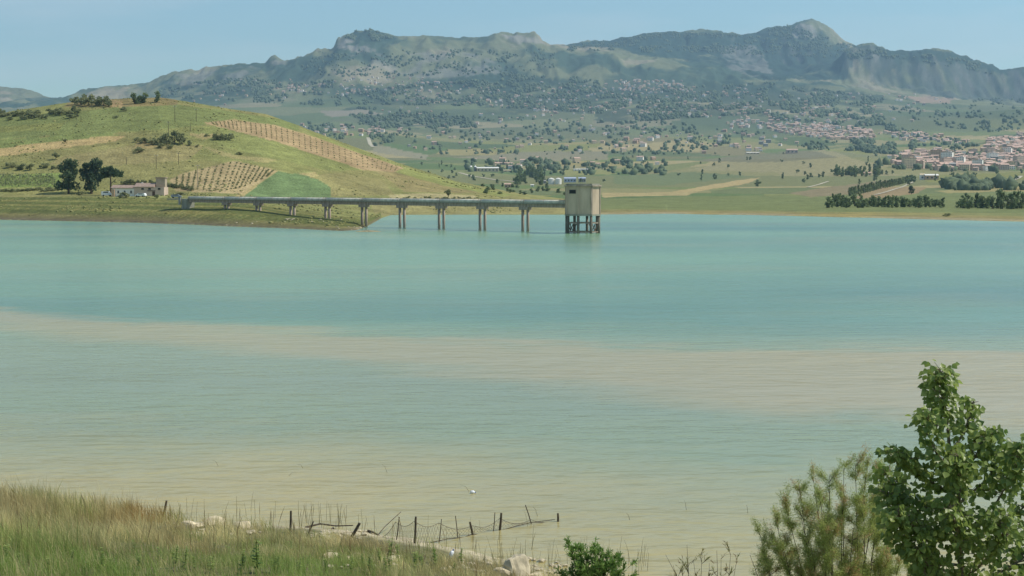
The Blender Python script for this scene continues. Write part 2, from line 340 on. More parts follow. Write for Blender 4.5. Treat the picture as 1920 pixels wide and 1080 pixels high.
# peninsula
hm = (hill >= basin - .3) & (UU + 60 * fbm(XX / 30, DD / 60, 3, 87) < 1085) & (DD < 1250)
C[hm] = np.array(lin(128, 134, 74)) * KA
hn = fbm(XX / 70, DD / 40, 4, 91); Cg = np.array(lin(140, 136, 82)) * KA
C[hm] = C[hm] + (Cg - C[hm]) * sm(-.1, .35, hn)[hm][:, None]
Hp = lambda poly, c, j=4, s=0: paint(inpoly(poly, j, s) & hm, c)
Hp([(-300,222),(60,215),(300,192),(420,206),(560,228),(560,250),(440,222),(380,234),(330,240),(200,250),(0,262),(-300,262)], (106,126,66), 5, 1)
Hp([(-300,232),(0,236),(120,230),(110,244),(-300,262)], (128,136,68), 5, 2); Hp([(-300,262),(0,262),(180,250),(240,252),(0,280)], (112,134,68), 4, 3)
Hp([(-300,300),(-60,285),(0,277),(100,266),(180,257),(240,254),(215,265),(120,277),(60,286),(0,293),(-200,306)], (192,168,112), 3, 4)
Hp([(120,292),(250,272),(385,272),(352,300),(200,312),(90,310)], (150,138,92), 6, 5); Hp([(260,262),(300,276),(250,280)], (176,152,104), 3, 6)
Hp([(352,240),(440,235),(580,260),(690,318),(620,322),(520,300),(400,270)], (124,136,72), 4, 7); Hp([(-300,330),(0,330),(112,324),(118,350),(-300,352)], (118,150,68), 3, 8)
Hp([(458,368),(520,322),(570,328),(600,338),(622,352),(622,374),(458,374)], (92,134,78), 2, 9); Hp([(512,318),(526,322),(462,368),(440,368)], (180,160,112), 1, 10)
Hp([(380,230),(440,224),(520,235),(600,260),(680,289),(758,315),(738,323),(680,319),(600,293),(520,266),(440,245)], (176,150,108), 2, 11)
Hp([(318,338),(345,324),(440,301),(520,320),(452,364),(330,358)], (170,150,104), 2, 12)
Hp([(560,330),(640,325),(720,340),(740,366),(620,368)], (146,138,88), 5, 13); Hp([(700,316),(760,318),(860,350),(900,362),(760,360)], (150,134,90), 7, 14)
Hp([(560,238),(640,270),(740,308),(850,342),(960,366),(940,370),(830,348),(740,322),(640,288)], (140,150,78), 3, 15)
Hp([(725,366),(800,362),(890,366),(895,374),(730,374)], (190,176,130), 4, 16); Hp([(700,372),(1060,374),(1060,400),(700,403)], (150,142,92), 5, 17)
Hp([(520,330),(590,322),(600,330),(560,336)], (182,164,112), 2, 18); Hp([(140,170),(215,180),(330,182),(330,196),(230,200),(120,200)], (132,112,74), 5, 19)
Hp([(205,186),(230,190),(228,202),(205,200)], (176,142,104), 2, 20); Hp([(350,250),(420,252),(380,262)], (178,160,110), 3, 22); Hp([(370,270),(440,290),(520,300),(500,306),(420,294)], (168,156,104), 3, 23)
C[hm] = (C[hm] * .60 + .40 * np.array(lin(152, 145, 96)) * KA) * 1.07
Hp([(380,230),(440,224),(520,235),(600,260),(680,289),(758,315),(738,323),(680,319),(600,293),(520,266),(440,245)], (176,152,112), 2, 11)
Hp([(318,338),(345,324),(440,301),(520,320),(452,364),(330,358)], (184,164,120), 2, 12); Hp([(458,368),(520,322),(570,328),(600,338),(622,352),(622,374),(458,374)], (116,136,88), 2, 9)
Hp([(-300,300),(-60,285),(0,277),(100,266),(180,257),(240,254),(215,265),(120,277),(60,286),(0,293),(-200,306)], (192,168,116), 3, 4)
rut = fbm(XX / 9 + DD / 30, DD / 160, 3, 96); C[hm] *= (1 + .16 * rut[hm] + .18 * fbm(XX / 30, DD / 16, 4, 98)[hm])[:, None]
fr = (S > 0) & (S < 75) & hm & (UU < 715)
C[fr] = np.array(lin(112, 118, 66)) * KA
hz_ = fbm(XX / 60, S / 5.5, 3, 95); paint(sm(.0, .3, hz_) * fr * .8, (150, 142, 86)); paint(sm(.1, .4, -hz_) * fr * .7, (98, 104, 58))
paint(sm(26, 10, S + 5 * wob) * fr, (118, 112, 76)); paint(sm(10, 2, S + 4 * wob) * fr, (112, 104, 84)); paint(sm(640, 690, UU) * (DD < 450) * sm(-.1, .25, wob) * .8, (168, 152, 122))
C *= (1 + .16 * fbm(XX / 14, DD / 14, 3, 99) * (DD < 1300)[...] )[..., None] if True else 1

nr, nc = UU.shape; idx = np.arange(nr * nc).reshape(nr, nc)
quads = np.stack([idx[:-1, :-1], idx[:-1, 1:], idx[1:, 1:], idx[1:, :-1]], -1).reshape(-1, 4)
m, N, L, B = mat('terrain_cover')
ca = N.new('ShaderNodeVertexColor'); ca.layer_name = 'cover'; co = N.new('ShaderNodeTexCoord')
na = N.new('ShaderNodeTexNoise'); na.inputs['Scale'].default_value = .16; na.inputs['Detail'].default_value = 6; na.inputs['Roughness'].default_value = .65
nb = N.new('ShaderNodeTexNoise'); nb.inputs['Scale'].default_value = .9; nb.inputs['Detail'].default_value = 4
L.new(co.outputs['Object'], na.inputs[0]); L.new(co.outputs['Object'], nb.inputs[0])
ad = N.new('ShaderNodeMath'); ad.operation = 'ADD'; L.new(na.outputs[0], ad.inputs[0]); L.new(nb.outputs[0], ad.inputs[1])
mr = N.new('ShaderNodeMapRange'); mr.inputs[1].default_value = .7; mr.inputs[2].default_value = 1.3; mr.inputs[3].default_value = .62; mr.inputs[4].default_value = 1.38; L.new(ad.outputs[0], mr.inputs[0])
mx = N.new('ShaderNodeVectorMath'); mx.operation = 'SCALE'; L.new(ca.outputs[0], mx.inputs[0]); L.new(mr.outputs[0], mx.inputs['Scale']); L.new(mx.outputs[0], B.inputs['Base Color'])
bp = N.new('ShaderNodeBump'); bp.inputs['Strength'].default_value = .6; bp.inputs['Distance'].default_value = 1.2; L.new(ad.outputs[0], bp.inputs['Height']); L.new(bp.outputs[0], B.inputs['Normal'])
B.inputs['Roughness'].default_value = .95; B.inputs['Specular IOR Level'].default_value = .1
terrain = obj('terrain', mesh_np('terrain', np.stack([XX, DD, ZZ], -1).reshape(-1, 3), quads, [m], {'cover': C.reshape(-1, 3)}, smooth=True)); tag(terrain, kind='structure')

# ---------------------------------------------------------------- lake
wc = np.concatenate([np.linspace(-.9, -.40, 12), np.linspace(-.39, .39, 330), np.linspace(.40, .9, 12)]); wr = np.concatenate([np.geomspace(22, 300, 330), np.geomspace(304, 1250, 130)])
wA, wD = np.meshgrid(wc, wr); wX = wA * wD
warp = 7.5 * fbm(wX / 22 + .8 * fbm(wX / 14, wD / 12, 2, 208), wD / 11, 4, 201, .6) + 2.4 * fbm(wX / 4.5, wD / 2.0, 3, 205)
hiE = ip(wX, [-150, -53, -30, 0, 20, 42, 110], [200, 160, 142, 127, 123, 120, 112]); loE = ip(wX, [-150, -53, -40, -19, 0, 14, 30, 110], [176, 146, 130, 115, 98, 86, 78, 60])
Dp = wD + warp
plume = sm(6.0, -4.0, Dp - hiE) * sm(-16, 10, Dp - loE) * ip(wX, [-120, -50, 0, 30, 60], [.50, .70, .78, .88, .90])
near = ip(wX, [-40, -10, 5, 25], [90, 84, 75, 69]); shal = sm(20, -32, Dp - near)
deep = .10 * sm(.0, .5, fbm(wX / 40, wD / 22, 3, 211))
sed = np.clip(np.maximum(np.maximum(plume * .9, shal), deep), 0, 1)
sed = np.maximum(sed, .33 * sm(150, 122, Dp))
wind = .5 + .5 * fbm(wX / 150, wD / 45, 4, 221) * 1.6
wind = np.clip(wind + .35 * np.exp(-((wD - 340) / 40) ** 2) * sm(10, -30, wX) + .25 * np.exp(-((wD - 270) / 40) ** 2) - .5 * np.exp(-((wD - 168) / 34) ** 2) + .35 * sm(430, 640, wD), 0, 1)
wcol = np.stack([sed, wind, shal], -1)
wi = np.arange(wA.size).reshape(wA.shape); wq = np.stack([wi[:-1, :-1], wi[:-1, 1:], wi[1:, 1:], wi[1:, :-1]], -1).reshape(-1, 4)
m, N, L, B = mat('lake_water')
va = N.new('ShaderNodeVertexColor'); va.layer_name = 'silt'; sx = N.new('ShaderNodeSeparateColor'); L.new(va.outputs[0], sx.inputs[0])
tur = N.new('ShaderNodeMix'); tur.data_type = 'RGBA'; tur.inputs[6].default_value = (*lin(95, 131, 112), 1); tur.inputs[7].default_value = (*lin(124, 159, 125), 1); L.new(sx.outputs[1], tur.inputs[0])
co = N.new('ShaderNodeTexCoord')
sn = N.new('ShaderNodeTexNoise'); sm_ = N.new('ShaderNodeMapping'); sm_.inputs['Scale'].default_value = (.22, .5, 1); L.new(co.outputs['Object'], sm_.inputs[0]); L.new(sm_.outputs[0], sn.inputs[0]); sn.inputs['Detail'].default_value = 6; sn.inputs['Scale'].default_value = 1
bei = N.new('ShaderNodeMix'); bei.data_type = 'RGBA'; bei.inputs[6].default_value = (*lin(166, 150, 100), 1); bei.inputs[7].default_value = (*lin(176, 162, 106), 1); L.new(sn.outputs[0], bei.inputs[0])
plc = N.new('ShaderNodeMix'); plc.data_type = 'RGBA'; plc.inputs[6].default_value = (*lin(180, 160, 116), 1); L.new(sx.outputs[2], plc.inputs[0]); L.new(bei.outputs[2], plc.inputs[7])
mixc = N.new('ShaderNodeMix'); mixc.data_type = 'RGBA'; L.new(sx.outputs[0], mixc.inputs[0]); L.new(tur.outputs[2], mixc.inputs[6]); L.new(plc.outputs[2], mixc.inputs[7]); L.new(mixc.outputs[2], B.inputs['Base Color'])
B.inputs['IOR'].default_value = 1.33; B.inputs['Roughness'].default_value = .22; B.inputs['Specular IOR Level'].default_value = .5
def wave(sc, rot, sx_, sy_, det):
    mp_ = N.new('ShaderNodeMapping'); mp_.inputs['Rotation'].default_value = (0, 0, rot); mp_.inputs['Scale'].default_value = (sx_, sy_, 1); L.new(co.outputs['Object'], mp_.inputs[0])
    n_ = N.new('ShaderNodeTexNoise'); n_.inputs['Scale'].default_value = sc; n_.inputs['Detail'].default_value = det; n_.inputs['Roughness'].default_value = .55; L.new(mp_.outputs[0], n_.inputs[0]); return n_
w1, w2 = wave(.95, .10, .42, 1.0, 3), wave(.22, -.12, .5, 1.1, 2)
hm_ = N.new('ShaderNodeMath'); hm_.operation = 'MULTIPLY_ADD'; hm_.inputs[1].default_value = 1.6; L.new(w2.outputs[0], hm_.inputs[0]); L.new(w1.outputs[0], hm_.inputs[2])
wb = N.new('ShaderNodeBump'); wb.inputs['Distance'].default_value = .42; wp = wave(.035, .3, .6, 1.4, 3); wm = N.new('ShaderNodeMapRange'); wm.inputs[1].default_value = .36; wm.inputs[2].default_value = .64; wm.inputs[3].default_value = .25; wm.inputs[4].default_value = .55; L.new(wp.outputs[0], wm.inputs[0]); L.new(wm.outputs[0], wb.inputs['Strength']); L.new(hm_.outputs[0], wb.inputs['Height']); L.new(wb.outputs[0], B.inputs['Normal'])
lake = obj('lake', mesh_np('lake', np.stack([wX, wD, np.zeros_like(wX)], -1).reshape(-1, 3), wq, [m], {'silt': wcol.reshape(-1, 3)}, smooth=True)); tag(lake, kind='structure')
# ---------------------------------------------------------------- materials for things
M = {}
M['concrete'] = plain('concrete', lin(150, 148, 132), .9, .22, .7, .25, streak=.3)
M['concrete_dark'] = plain('weathered_concrete', lin(162, 146, 130), .92, .3, 1.1, .3, streak=.3)
M['panel'] = plain('plaster_panel', lin(190, 168, 144), .9, .17, .45, .15, streak=.35)
M['pipe'] = plain('pipe_paint', lin(206, 200, 184), .7, .2, .8, .1, spec=.4)
M['column'] = plain('shade_toned_column', lin(116, 110, 96), .92, .3, .8, .2, streak=.3)  # darker concrete: the shade under the tower body is put into the colour
M['dark'] = plain('dark_opening', lin(40, 42, 40), .8, .2, 2)
M['rust'] = plain('rusty_steel', lin(92, 70, 54), .85, .3, 3, .2)
M['bark'] = plain('bark', lin(92, 78, 62), .95, .3, 6, .5)
M['wood'] = plain('grey_wood', lin(88, 78, 64), .95, .35, 9, .4)
M['steel'] = plain('galvanised', lin(120, 122, 120), .6, .15, 4, 0, .5)
M['glass'] = plain('window_glass', lin(46, 56, 62), .15, .2, 2, 0, .6)
M['terracotta'] = plain('terracotta_roof', lin(196, 166, 148), .9, .22, .6, .2)
M['w_white'] = plain('white_wall', lin(236, 230, 218), .9, .1, .3)
M['w_cream'] = plain('cream_wall', lin(212, 192, 158), .9, .12, .3)
M['w_tan'] = plain('tan_wall', lin(188, 158, 128), .9, .12, .3)
M['w_stone'] = plain('stone_wall', lin(168, 154, 132), .95, .15, .8)
M['roof_old'] = plain('old_tiles', lin(152, 132, 118), .95, .2, 1.5)
M['w_pink'] = plain('pink_wall', lin(198, 176, 156), .9, .12, .3)
M['w_grey'] = plain('grey_wall', lin(156, 154, 148), .9, .12, .3)
M['blue_steel'] = plain('blue_cladding', lin(170, 180, 198), .5, .1, .4)
M['white_steel'] = plain('white_steel', lin(230, 226, 216), .5, .06, .3)
M['car_white'] = plain('white_car_paint', lin(232, 232, 230), .25, .03, 1, 0, .5)
M['car_grey'] = plain('silver_car_paint', lin(150, 154, 158), .25, .05, 1, 0, .5)
M['tyre'] = plain('tyre', lin(34, 34, 34), .9, .1, 4)
M['lime'] = plain('limestone', lin(198, 184, 152), .95, .28, 3, .8)
M['stone_pale'] = plain('shore_stone', lin(186, 174, 146), .95, .25, 4, .5)
M['f_pine'] = leafmat('pine_needles', lin(52, 70, 52), lin(96, 114, 76), .35, .7, .3)
M['f_olive'] = leafmat('olive_leaves', lin(100, 110, 74), lin(160, 162, 116), .45, .7, .3)
M['f_dark'] = leafmat('dark_leaves', lin(84, 102, 76), lin(140, 154, 106), .45, .7, .25)
M['f_far'] = leafmat('far_leaves', lin(74, 92, 72), lin(120, 134, 98), .3, .8, .02)

# ---------------------------------------------------------------- tree parts
def leafcloud(rng, n, centers, radii, size, flat=.75, up=.3):
    """n small leaf faces spread through a set of clumps: returns V, F (triangles, two per leaf)"""
    ci = rng.integers(0, len(centers), n); d = rng.normal(size=(n, 3)); d /= np.linalg.norm(d, axis=1)[:, None]
    r = rng.random(n) ** .45
    p = centers[ci] + d * (r * radii[ci])[:, None] * np.array([1, 1, flat])
    a = rng.normal(size=(n, 3)) + np.array([0, 0, up]); a /= np.linalg.norm(a, axis=1)[:, None]
    b = np.cross(a, rng.normal(size=(n, 3))); b /= np.linalg.norm(b, axis=1)[:, None]; c = np.cross(a, b)
    s = size * (.6 + .8 * rng.random(n))[:, None]
    V = np.stack([p - b * s, p + c * s * .6, p + b * s, p - c * s * .6], 1).reshape(-1, 3)
    i = np.arange(n)[:, None] * 4
    return V, np.concatenate([i + [0, 1, 2], i + [0, 2, 3]], 0)
def crown_mesh(name, seed, n, kind, material, size):
    """unit crown: about 1 wide and 1 high, standing on z = 0"""
    rng = np.random.default_rng(seed); K = 16 if n > 500 else 9
    if kind == 'round':
        c = rng.normal(size=(K, 3)); c /= np.linalg.norm(c, axis=1)[:, None]; c *= rng.random((K, 1)) ** .4 * .34; c[:, 2] = c[:, 2] * 1.0 + .55; r = .12 + .12 * rng.random(K)
    elif kind == 'pine':
        h = np.linspace(.22, .92, K) + .05 * rng.normal(size=K); q = rng.random(K) * 6.3; w_ = .34 * np.sqrt(np.clip(1 - ((h - .5) / .52) ** 2, .05, 1)) * (.4 + .6 * rng.random(K))
        c = np.stack([np.cos(q) * w_, np.sin(q) * w_, h], 1); r = .13 + .10 * rng.random(K)
    elif kind == 'umbrella':
        q = rng.random(K) * 6.3; w_ = .38 * np.sqrt(rng.random(K)); c = np.stack([np.cos(q) * w_, np.sin(q) * w_, .74 + .16 * rng.random(K) - .25 * w_], 1); r = .11 + .10 * rng.random(K)
    elif kind == 'cypress':
        h = np.linspace(.12, .9, K); q = rng.random(K) * 6.3; w_ = .20 * np.sin(np.clip(h, 0, 1) * 2.6 + .35) * rng.random(K)
        c = np.stack([np.cos(q) * w_, np.sin(q) * w_, h], 1); r = (.10 + .20 * (1 - h)) * (.8 + .4 * rng.random(K))
    elif kind == 'belt':
        h = np.linspace(.10, .86, K); q = rng.random(K) * 6.3; w_ = .26 * np.sqrt(rng.random(K)) * np.sin(np.clip(h, 0, 1) * 2.2 + .6); c = np.stack([np.cos(q) * w_, np.sin(q) * w_, h], 1); r = .15 + .10 * rng.random(K)
    else:   # bush: sits on the ground
        q = rng.random(K) * 6.3; w_ = .36 * np.sqrt(rng.random(K)); c = np.stack([np.cos(q) * w_, np.sin(q) * w_, .18 + .58 * rng.random(K) * (1 - w_)], 1); r = .14 + .14 * rng.random(K)
    V, Fq = leafcloud(rng, n, c, r, size)
    V[:, 2] = np.maximum(V[:, 2], .0)
    return mesh_np(name, V, Fq, [material])
def trunk_mesh(name, seed, h, lean=.05):
    rd = random.Random(seed); b = MB()
    top = Vector((rd.uniform(-lean, lean), rd.uniform(-lean, lean), h)); mid = top * .5 + Vector((rd.uniform(-lean, lean) * .5, 0, 0))
    b.tube([(0, 0, -.06), mid, top], [.035, .028, .016], 6)
    for _ in range(4):
        q = rd.uniform(0, 6.3); s = mid.lerp(top, rd.uniform(0, .9)); b.tube([s, s + Vector((math.cos(q) * .2, math.sin(q) * .2, .16))], [.014, .005], 4)
    return b.mesh(name, M['bark'])
CR, TR = {}, {}
for kd, mt_, n_, s_, th in (('pine', 'f_pine', 1500, .05, .55), ('umbrella', 'f_pine', 1300, .05, .75), ('round', 'f_olive', 420, .075, .5), ('cypress', 'f_dark', 260, .085, .3), ('bush', 'f_olive', 420, .075, .3), ('belt', 'f_dark', 330, .085, .4)):
    CR[kd] = [crown_mesh(kd + '_crown', 10 * i + len(kd), n_, kd, M[mt_], s_) for i in range(4)]
    TR[kd] = [trunk_mesh(kd + '_trunk', 5 + i, th) for i in range(3)]
SMALL = {kd: [crown_mesh('small_' + kd, 300 + i, 46, ks, M[mt_], .17) for i in range(5)] for kd, ks, mt_ in (('round', 'round', 'f_far'), ('cypress', 'cypress', 'f_far'), ('olive', 'bush', 'f_olive'))}
rt = random.Random(4)
def tree(kind, u, v, hpx, wpx, label, group=None, name='tree', p=None, cat='tree', dmin=0):
    p = p or ground(u, v, dmin)
    if p is None: return None
    s = p.y / FPX; h, w_ = hpx * s, wpx * s; i = rt.randrange(4)
    o = empty(name, p, rt.uniform(0, 6.28)); tag(o, label, cat, group)
    obj('trunk' if kind != 'bush' else 'stem', TR[kind][i % 3], o).scale = (h, h, h)
    c = obj('crown', CR[kind][i], o); k_ = {'round': 1.05, 'belt': 1.05, 'pine': 1.15, 'umbrella': 1.1, 'cypress': 1.9, 'bush': 1.0}[kind]; c.scale = (w_ * k_, w_ * k_, h)
    return o
def small_tree(kind, p, h, w_, label, group, name, cat='tree'):
    o = obj(name, SMALL[kind][rt.randrange(5)]); o.location = p; o.rotation_euler = (0, 0, rt.uniform(0, 6.28)); o.scale = (w_, w_, h); tag(o, label, cat, group); return o

# ---------------------------------------------------------------- intake tower in the lake
T0 = on_water(1092.5, 437); s_t = T0.y / FPX
Rr = 33.6 * s_t
def octo(r, off=0.0): return [(r * math.sin(math.radians(a)), -r * math.cos(math.radians(a))) for a in (-18 + off + 45 * k_ for k_ in range(8))]
zb, zt = CAM_H + (V_HOR - 401) * s_t, CAM_H + (V_HOR - 349.5) * s_t
tw = empty('intake_tower', T0); tag(tw, 'octagonal concrete intake tower on columns in the lake at the end of the bridge', 'tower')
oc = octo(Rr)
for i in range(8):
    (x0, y0), (x1, y1) = oc[i], oc[(i + 1) % 8]; mx_, my_ = (x0 + x1) / 2, (y0 + y1) / 2; L_ = math.hypot(x1 - x0, y1 - y0); rz = math.atan2(y1 - y0, x1 - x0)
    nx, ny = mx_ / math.hypot(mx_, my_), my_ / math.hypot(mx_, my_)
    w_ = MB().box((mx_ - nx * .16, my_ - ny * .16, (zb + zt) / 2), (L_ - .34, .24, zt - zb), rz).build('wall_panel', M['panel'], tw)
    if i == 7:   # the long opening high on the shaded left side
        f_ = MB().box((mx_ - nx * .02, my_ - ny * .02, zt - 1.35), (L_ * .58, .10, .95), rz).build('opening', M['dark'], w_)
        MB().box((mx_ + nx * .05, my_ + ny * .05, zt - 1.88), (L_ * .64, .12, .10), rz).build('sill', M['concrete'], w_)
    MB().box((x0 * .975, y0 * .975, (zb + zt) / 2), (.42, .42, zt - zb - .01), rz - math.pi / 8).build('corner_post', M['concrete_dark'] if i in (1, 2) else M['panel'], tw)
MB().prism(octo(Rr * 1.035), zb - .45, zb - .003).build('floor_slab', M['concrete'], tw)
rf = MB().prism(octo(Rr * 1.09), zt + .003, zt + .30).build('roof_slab', M['concrete_dark'], tw)
for i in range(8):
    (x0, y0), (x1, y1) = octo(Rr * .98)[i], octo(Rr * .98)[(i + 1) % 8]; mx_, my_ = (x0 + x1) / 2, (y0 + y1) / 2
    MB().box((mx_, my_, zt + .52), (math.hypot(x1 - x0, y1 - y0) - .1, .16, .42), math.atan2(y1 - y0, x1 - x0)).build('parapet', M['concrete'], rf)
for i, (x, y) in enumerate(octo(Rr * .93)):
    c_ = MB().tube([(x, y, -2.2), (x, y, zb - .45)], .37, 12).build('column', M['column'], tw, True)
    x1, y1 = octo(Rr * .93)[(i + 1) % 8]; rz = math.atan2(y1 - y, x1 - x); L_ = math.hypot(x1 - x, y1 - y); mx_, my_ = (x + x1) / 2, (y + y1) / 2
    if i % 2 == 1 or True:
        MB().box((mx_, my_, 2.75), (L_ - .8, .22, .30), rz).build('ring_beam', M['concrete_dark'], tw)
        MB().box((mx_, my_, .38), (L_ - .8, .22, .30), rz).build('ring_beam', M['concrete_dark'], tw)
    if i % 2 == 1:
        br = MB()
        for sx_ in (-1, 1): br.tube([(mx_, my_, .55), (mx_ + sx_ * math.cos(rz) * L_ * .36, my_ + sx_ * math.sin(rz) * L_ * .36, 2.6)], .10, 5)
        br.tube([(mx_, my_, .55), (mx_, my_, 2.6)], .09, 5); br.build('brace', M['rust'], tw)

# ---------------------------------------------------------------- pipe bridge from the bank to the tower
Dt = T0.y; Pu = [424.5, 484, 548, 613.7, 682.5, 753.7, 827.5, 904.5, 985]
pA = Vector(((357 - 960) / 2906 * Dt * 1.31, Dt * 1.31, 0)); pB = Vector((T0.x - Rr * .80, Dt + Rr * .55, 0))
dr = (pB - pA).normalized(); rzb = math.atan2(dr.y, dr.x); nrm = Vector((-dr.y, dr.x, 0))
def on_line(u):
    a = (u - 960) / 2906.0; t_ = (a * pA.y - pA.x) / (dr.x - a * dr.y); return pA + dr * t_
ZT = 8.25; bridge = empty('pipe_bridge', pA); tag(bridge, 'long grey pipe bridge on twin-pile piers reaching the lake tower', 'bridge')
def bx(name, c, d, m_, par): o = MB().box((0, 0, 0), d, 0).build(name, M[m_], par); o.location = c; o.rotation_euler = (0, 0, rzb); return o
stn = [pA] + [on_line(u) for u in Pu] + [pB]
loc = lambda p, z: (p.x - pA.x, p.y - pA.y, z)
for i in range(len(stn) - 1):
    a_, b_ = stn[i], stn[i + 1]; L_ = (b_ - a_).length; c_ = (a_ + b_) / 2
    g_ = bx('girder', loc(c_, ZT - 1.112), (L_ - .10, 1.5, .95), 'concrete_dark', bridge)
    d_ = bx('deck_slab', loc(c_, ZT - .53), (L_ - .06, 2.5, .20), 'concrete', bridge)
    off = c_ - nrm * .75
    tb = MB(); tb.tube([(-L_ / 2 + .02, 0, 0), (L_ / 2 - .02, 0, 0)], .48, 12); pp = tb.build('pipe', M['pipe'], bridge, True); pp.location = loc(off, ZT - .02); pp.rotation_euler = (0, 0, rzb)
    for k_ in range(3):
        fl = MB(); fl.tube([(-.06, 0, 0), (.06, 0, 0)], .57, 12); f_ = fl.build('pipe_collar', M['concrete_dark'], pp); f_.location = (-L_ / 2 + .5 + k_ * (L_ - 1.0) / 2, 0, 0)
    rl = MB().tube([(-L_ / 2, 0, 0), (L_ / 2, 0, 0)], .035, 5).build('handrail', M['steel'], bridge); rl.location = loc(c_ + nrm * 1.15, ZT + .55); rl.rotation_euler = (0, 0, rzb)
    for k_ in range(4):
        rp_ = MB().box((0, 0, 0), (.07, .07, 1.0)).build('rail_post', M['steel'], rl); rp_.location = (-L_ / 2 + (k_ + .5) * L_ / 4, 0, -.48)
for i, u in enumerate(Pu):
    p = on_line(u); zg = zsample(p.x, p.y)
    cp = bx('pier_cap', loc(p, ZT - 1.965), (3.3, 1.8, .75), 'concrete_dark', bridge)
    for sx_ in (-1, 1):
        q = dr * (sx_ * .98); h_ = (ZT - 2.34) - (min(zg, 0) - 1.6)
        pl = MB().tube([(0, 0, -h_), (0, 0, 0)], .42, 12).build('pile', M['concrete_dark'], cp, True); pl.location = (sx_ * .98, 0, -.376)
ab = bx('abutment', loc(pA - dr * 1.6, ZT - 2.2), (3.0, 3.4, 3.6), 'concrete', bridge)
apr = bx('approach_slab', loc(pA - dr * 8.0, ZT - .55), (9.6, 2.6, .4), 'concrete', bridge)
gp = empty('gate_pillar', pA - dr * 3.3 - nrm * 2.3 + Vector((0, 0, ZT - 2.4))); tag(gp, 'short pale concrete pillar at the land end of the bridge', 'pillar')
MB().box((0, 0, 1.2), (.7, .7, 2.4)).build('shaft', M['w_grey'], gp); MB().box((0, 0, 2.5), (.9, .9, .2)).build('cap', M['concrete'], gp)

# ---------------------------------------------------------------- farmhouse on the bank
H0 = ground(258, 368); s_h = H0.y / FPX; fh = empty('farmhouse', (H0.x, H0.y, H0.z - .3)); tag(fh, 'low pink and white farmhouse with a square tower behind the dark pines', 'house')
def fbox(name, u0, u1, z0, z1, dy0, dy1, m_, par=fh):
    x0, x1 = (u0 - 258) * s_h, (u1 - 258) * s_h
    return MB().box(((x0 + x1) / 2, (dy0 + dy1) / 2, (z0 + z1) / 2), (x1 - x0, dy1 - dy0, z1 - z0)).build(name, M[m_], par)
hz1 = lambda px: px * s_h + .3
wA = fbox('wall', 211, 252, 0, hz1(15), 0, 7, 'w_white'); wB = fbox('wall', 252.1, 308, 0, hz1(17), -.4, 7, 'w_pink'); fbox('wall', 290, 307, hz1(17) + .02, hz1(34), 2.5, 6.2, 'w_stone')
fbox('side_room', 211, 216, 0, hz1(13), -1.2, -.02, 'w_tan')
def slope_roof(name, u0, u1, z, rise, y0, y1, m_):
    x0, x1 = (u0 - 258) * s_h, (u1 - 258) * s_h; ym = (y0 + y1) / 2
    return MB().add([(x0, y0, z), (x1, y0, z), (x1, y1, z), (x0, y1, z), (x0, ym, z + rise), (x1, ym, z + rise), (x0, y0, z - .14), (x1, y0, z - .14), (x1, y1, z - .14), (x0, y1, z - .14)],
                    [(0, 1, 5, 4), (2, 3, 4, 5), (1, 2, 5), (3, 0, 4), (6, 7, 1, 0), (7, 8, 2, 1), (8, 9, 3, 2), (9, 6, 0, 3), (9, 8, 7, 6)]).build(name, M[m_], fh)
slope_roof('roof', 208, 252, hz1(15) + .16, 1.1, -.5, 7.4, 'roof_old'); slope_roof('roof', 252.2, 289, hz1(17) + .16, 1.5, -.8, 7.4, 'roof_old'); fbox('tower_roof', 289, 308.3, hz1(34) + .02, hz1(35.5), 2.2, 6.5, 'roof_old')
for uu_ in (268, 281, 299): w_ = fbox('window', uu_ - 2.4, uu_ + 2.4, hz1(12.4), hz1(15.4), -.46, -.36, 'dark'); fbox('sill', uu_ - 2.8, uu_ + 2.8, hz1(11.7), hz1(12.2), -.52, -.38, 'concrete', w_)
for uu_ in (222, 234, 246): w_ = fbox('window', uu_ - 1.6, uu_ + 1.6, hz1(6), hz1(10.5), -.06, .04, 'glass'); fbox('sill', uu_ - 2, uu_ + 2, hz1(5.2), hz1(5.8), -.12, .02, 'concrete', w_)
dd_ = fbox('door', 286, 291, .3, hz1(9), -.47, -.37, 'rust'); fbox('lintel', 277, 292, hz1(9.6), hz1(10.8), -.55, -.38, 'rust'); fbox('chimney', 261, 264.5, hz1(20), hz1(26), 3, 3.8, 'w_white')
def vehicle(name, p, rz, L_, paint_, label, van=False):
    o = empty(name, p, rz); tag(o, label, 'car' if not van else 'van')
    prof = [(-.5, .28), (-.5, .62), (-.42, .98), (.18, 1.0), (.34, .66), (.49, .56), (.5, .28)] if not van else [(-.5, .2), (-.5, .98), (.22, 1.0), (.36, .6), (.49, .52), (.5, .2)]
    h_ = 1.45 if not van else 2.0; w_ = .86; b = MB(); n = len(prof)
    b.add([(x * L_, -w_, z * h_) for x, z in prof] + [(x * L_, w_, z * h_) for x, z in prof], [tuple(range(n)), tuple(reversed(range(n, 2 * n)))] + [(i, n + i, n + (i + 1) % n, (i + 1) % n) for i in range(n)])
    b.build('body', M[paint_], o)
    for sy in (-1, 1):
        MB().box((-.08 * L_, sy * (w_ + .005), h_ * .80), (L_ * .45, .03, h_ * .22)).build('side_window', M['glass'], o)
        for sx_ in (-.31, .31):
            t_ = MB(); t_.tube([(sx_ * L_, sy * (w_ - .12), .31), (sx_ * L_, sy * (w_ + .03), .31)], .31, 12); t_.build('wheel', M['tyre'], o)
    return o
def gp_(u, v): return ground(u, v)
vehicle('parked_van', gp_(200.5, 368), .15, 4.2, 'car_white', 'white van half hidden beside the pine trunk', True)
vehicle('parked_car', gp_(264, 369.2), 2.9, 4.2, 'car_white', 'white car parked in front of the farmhouse')
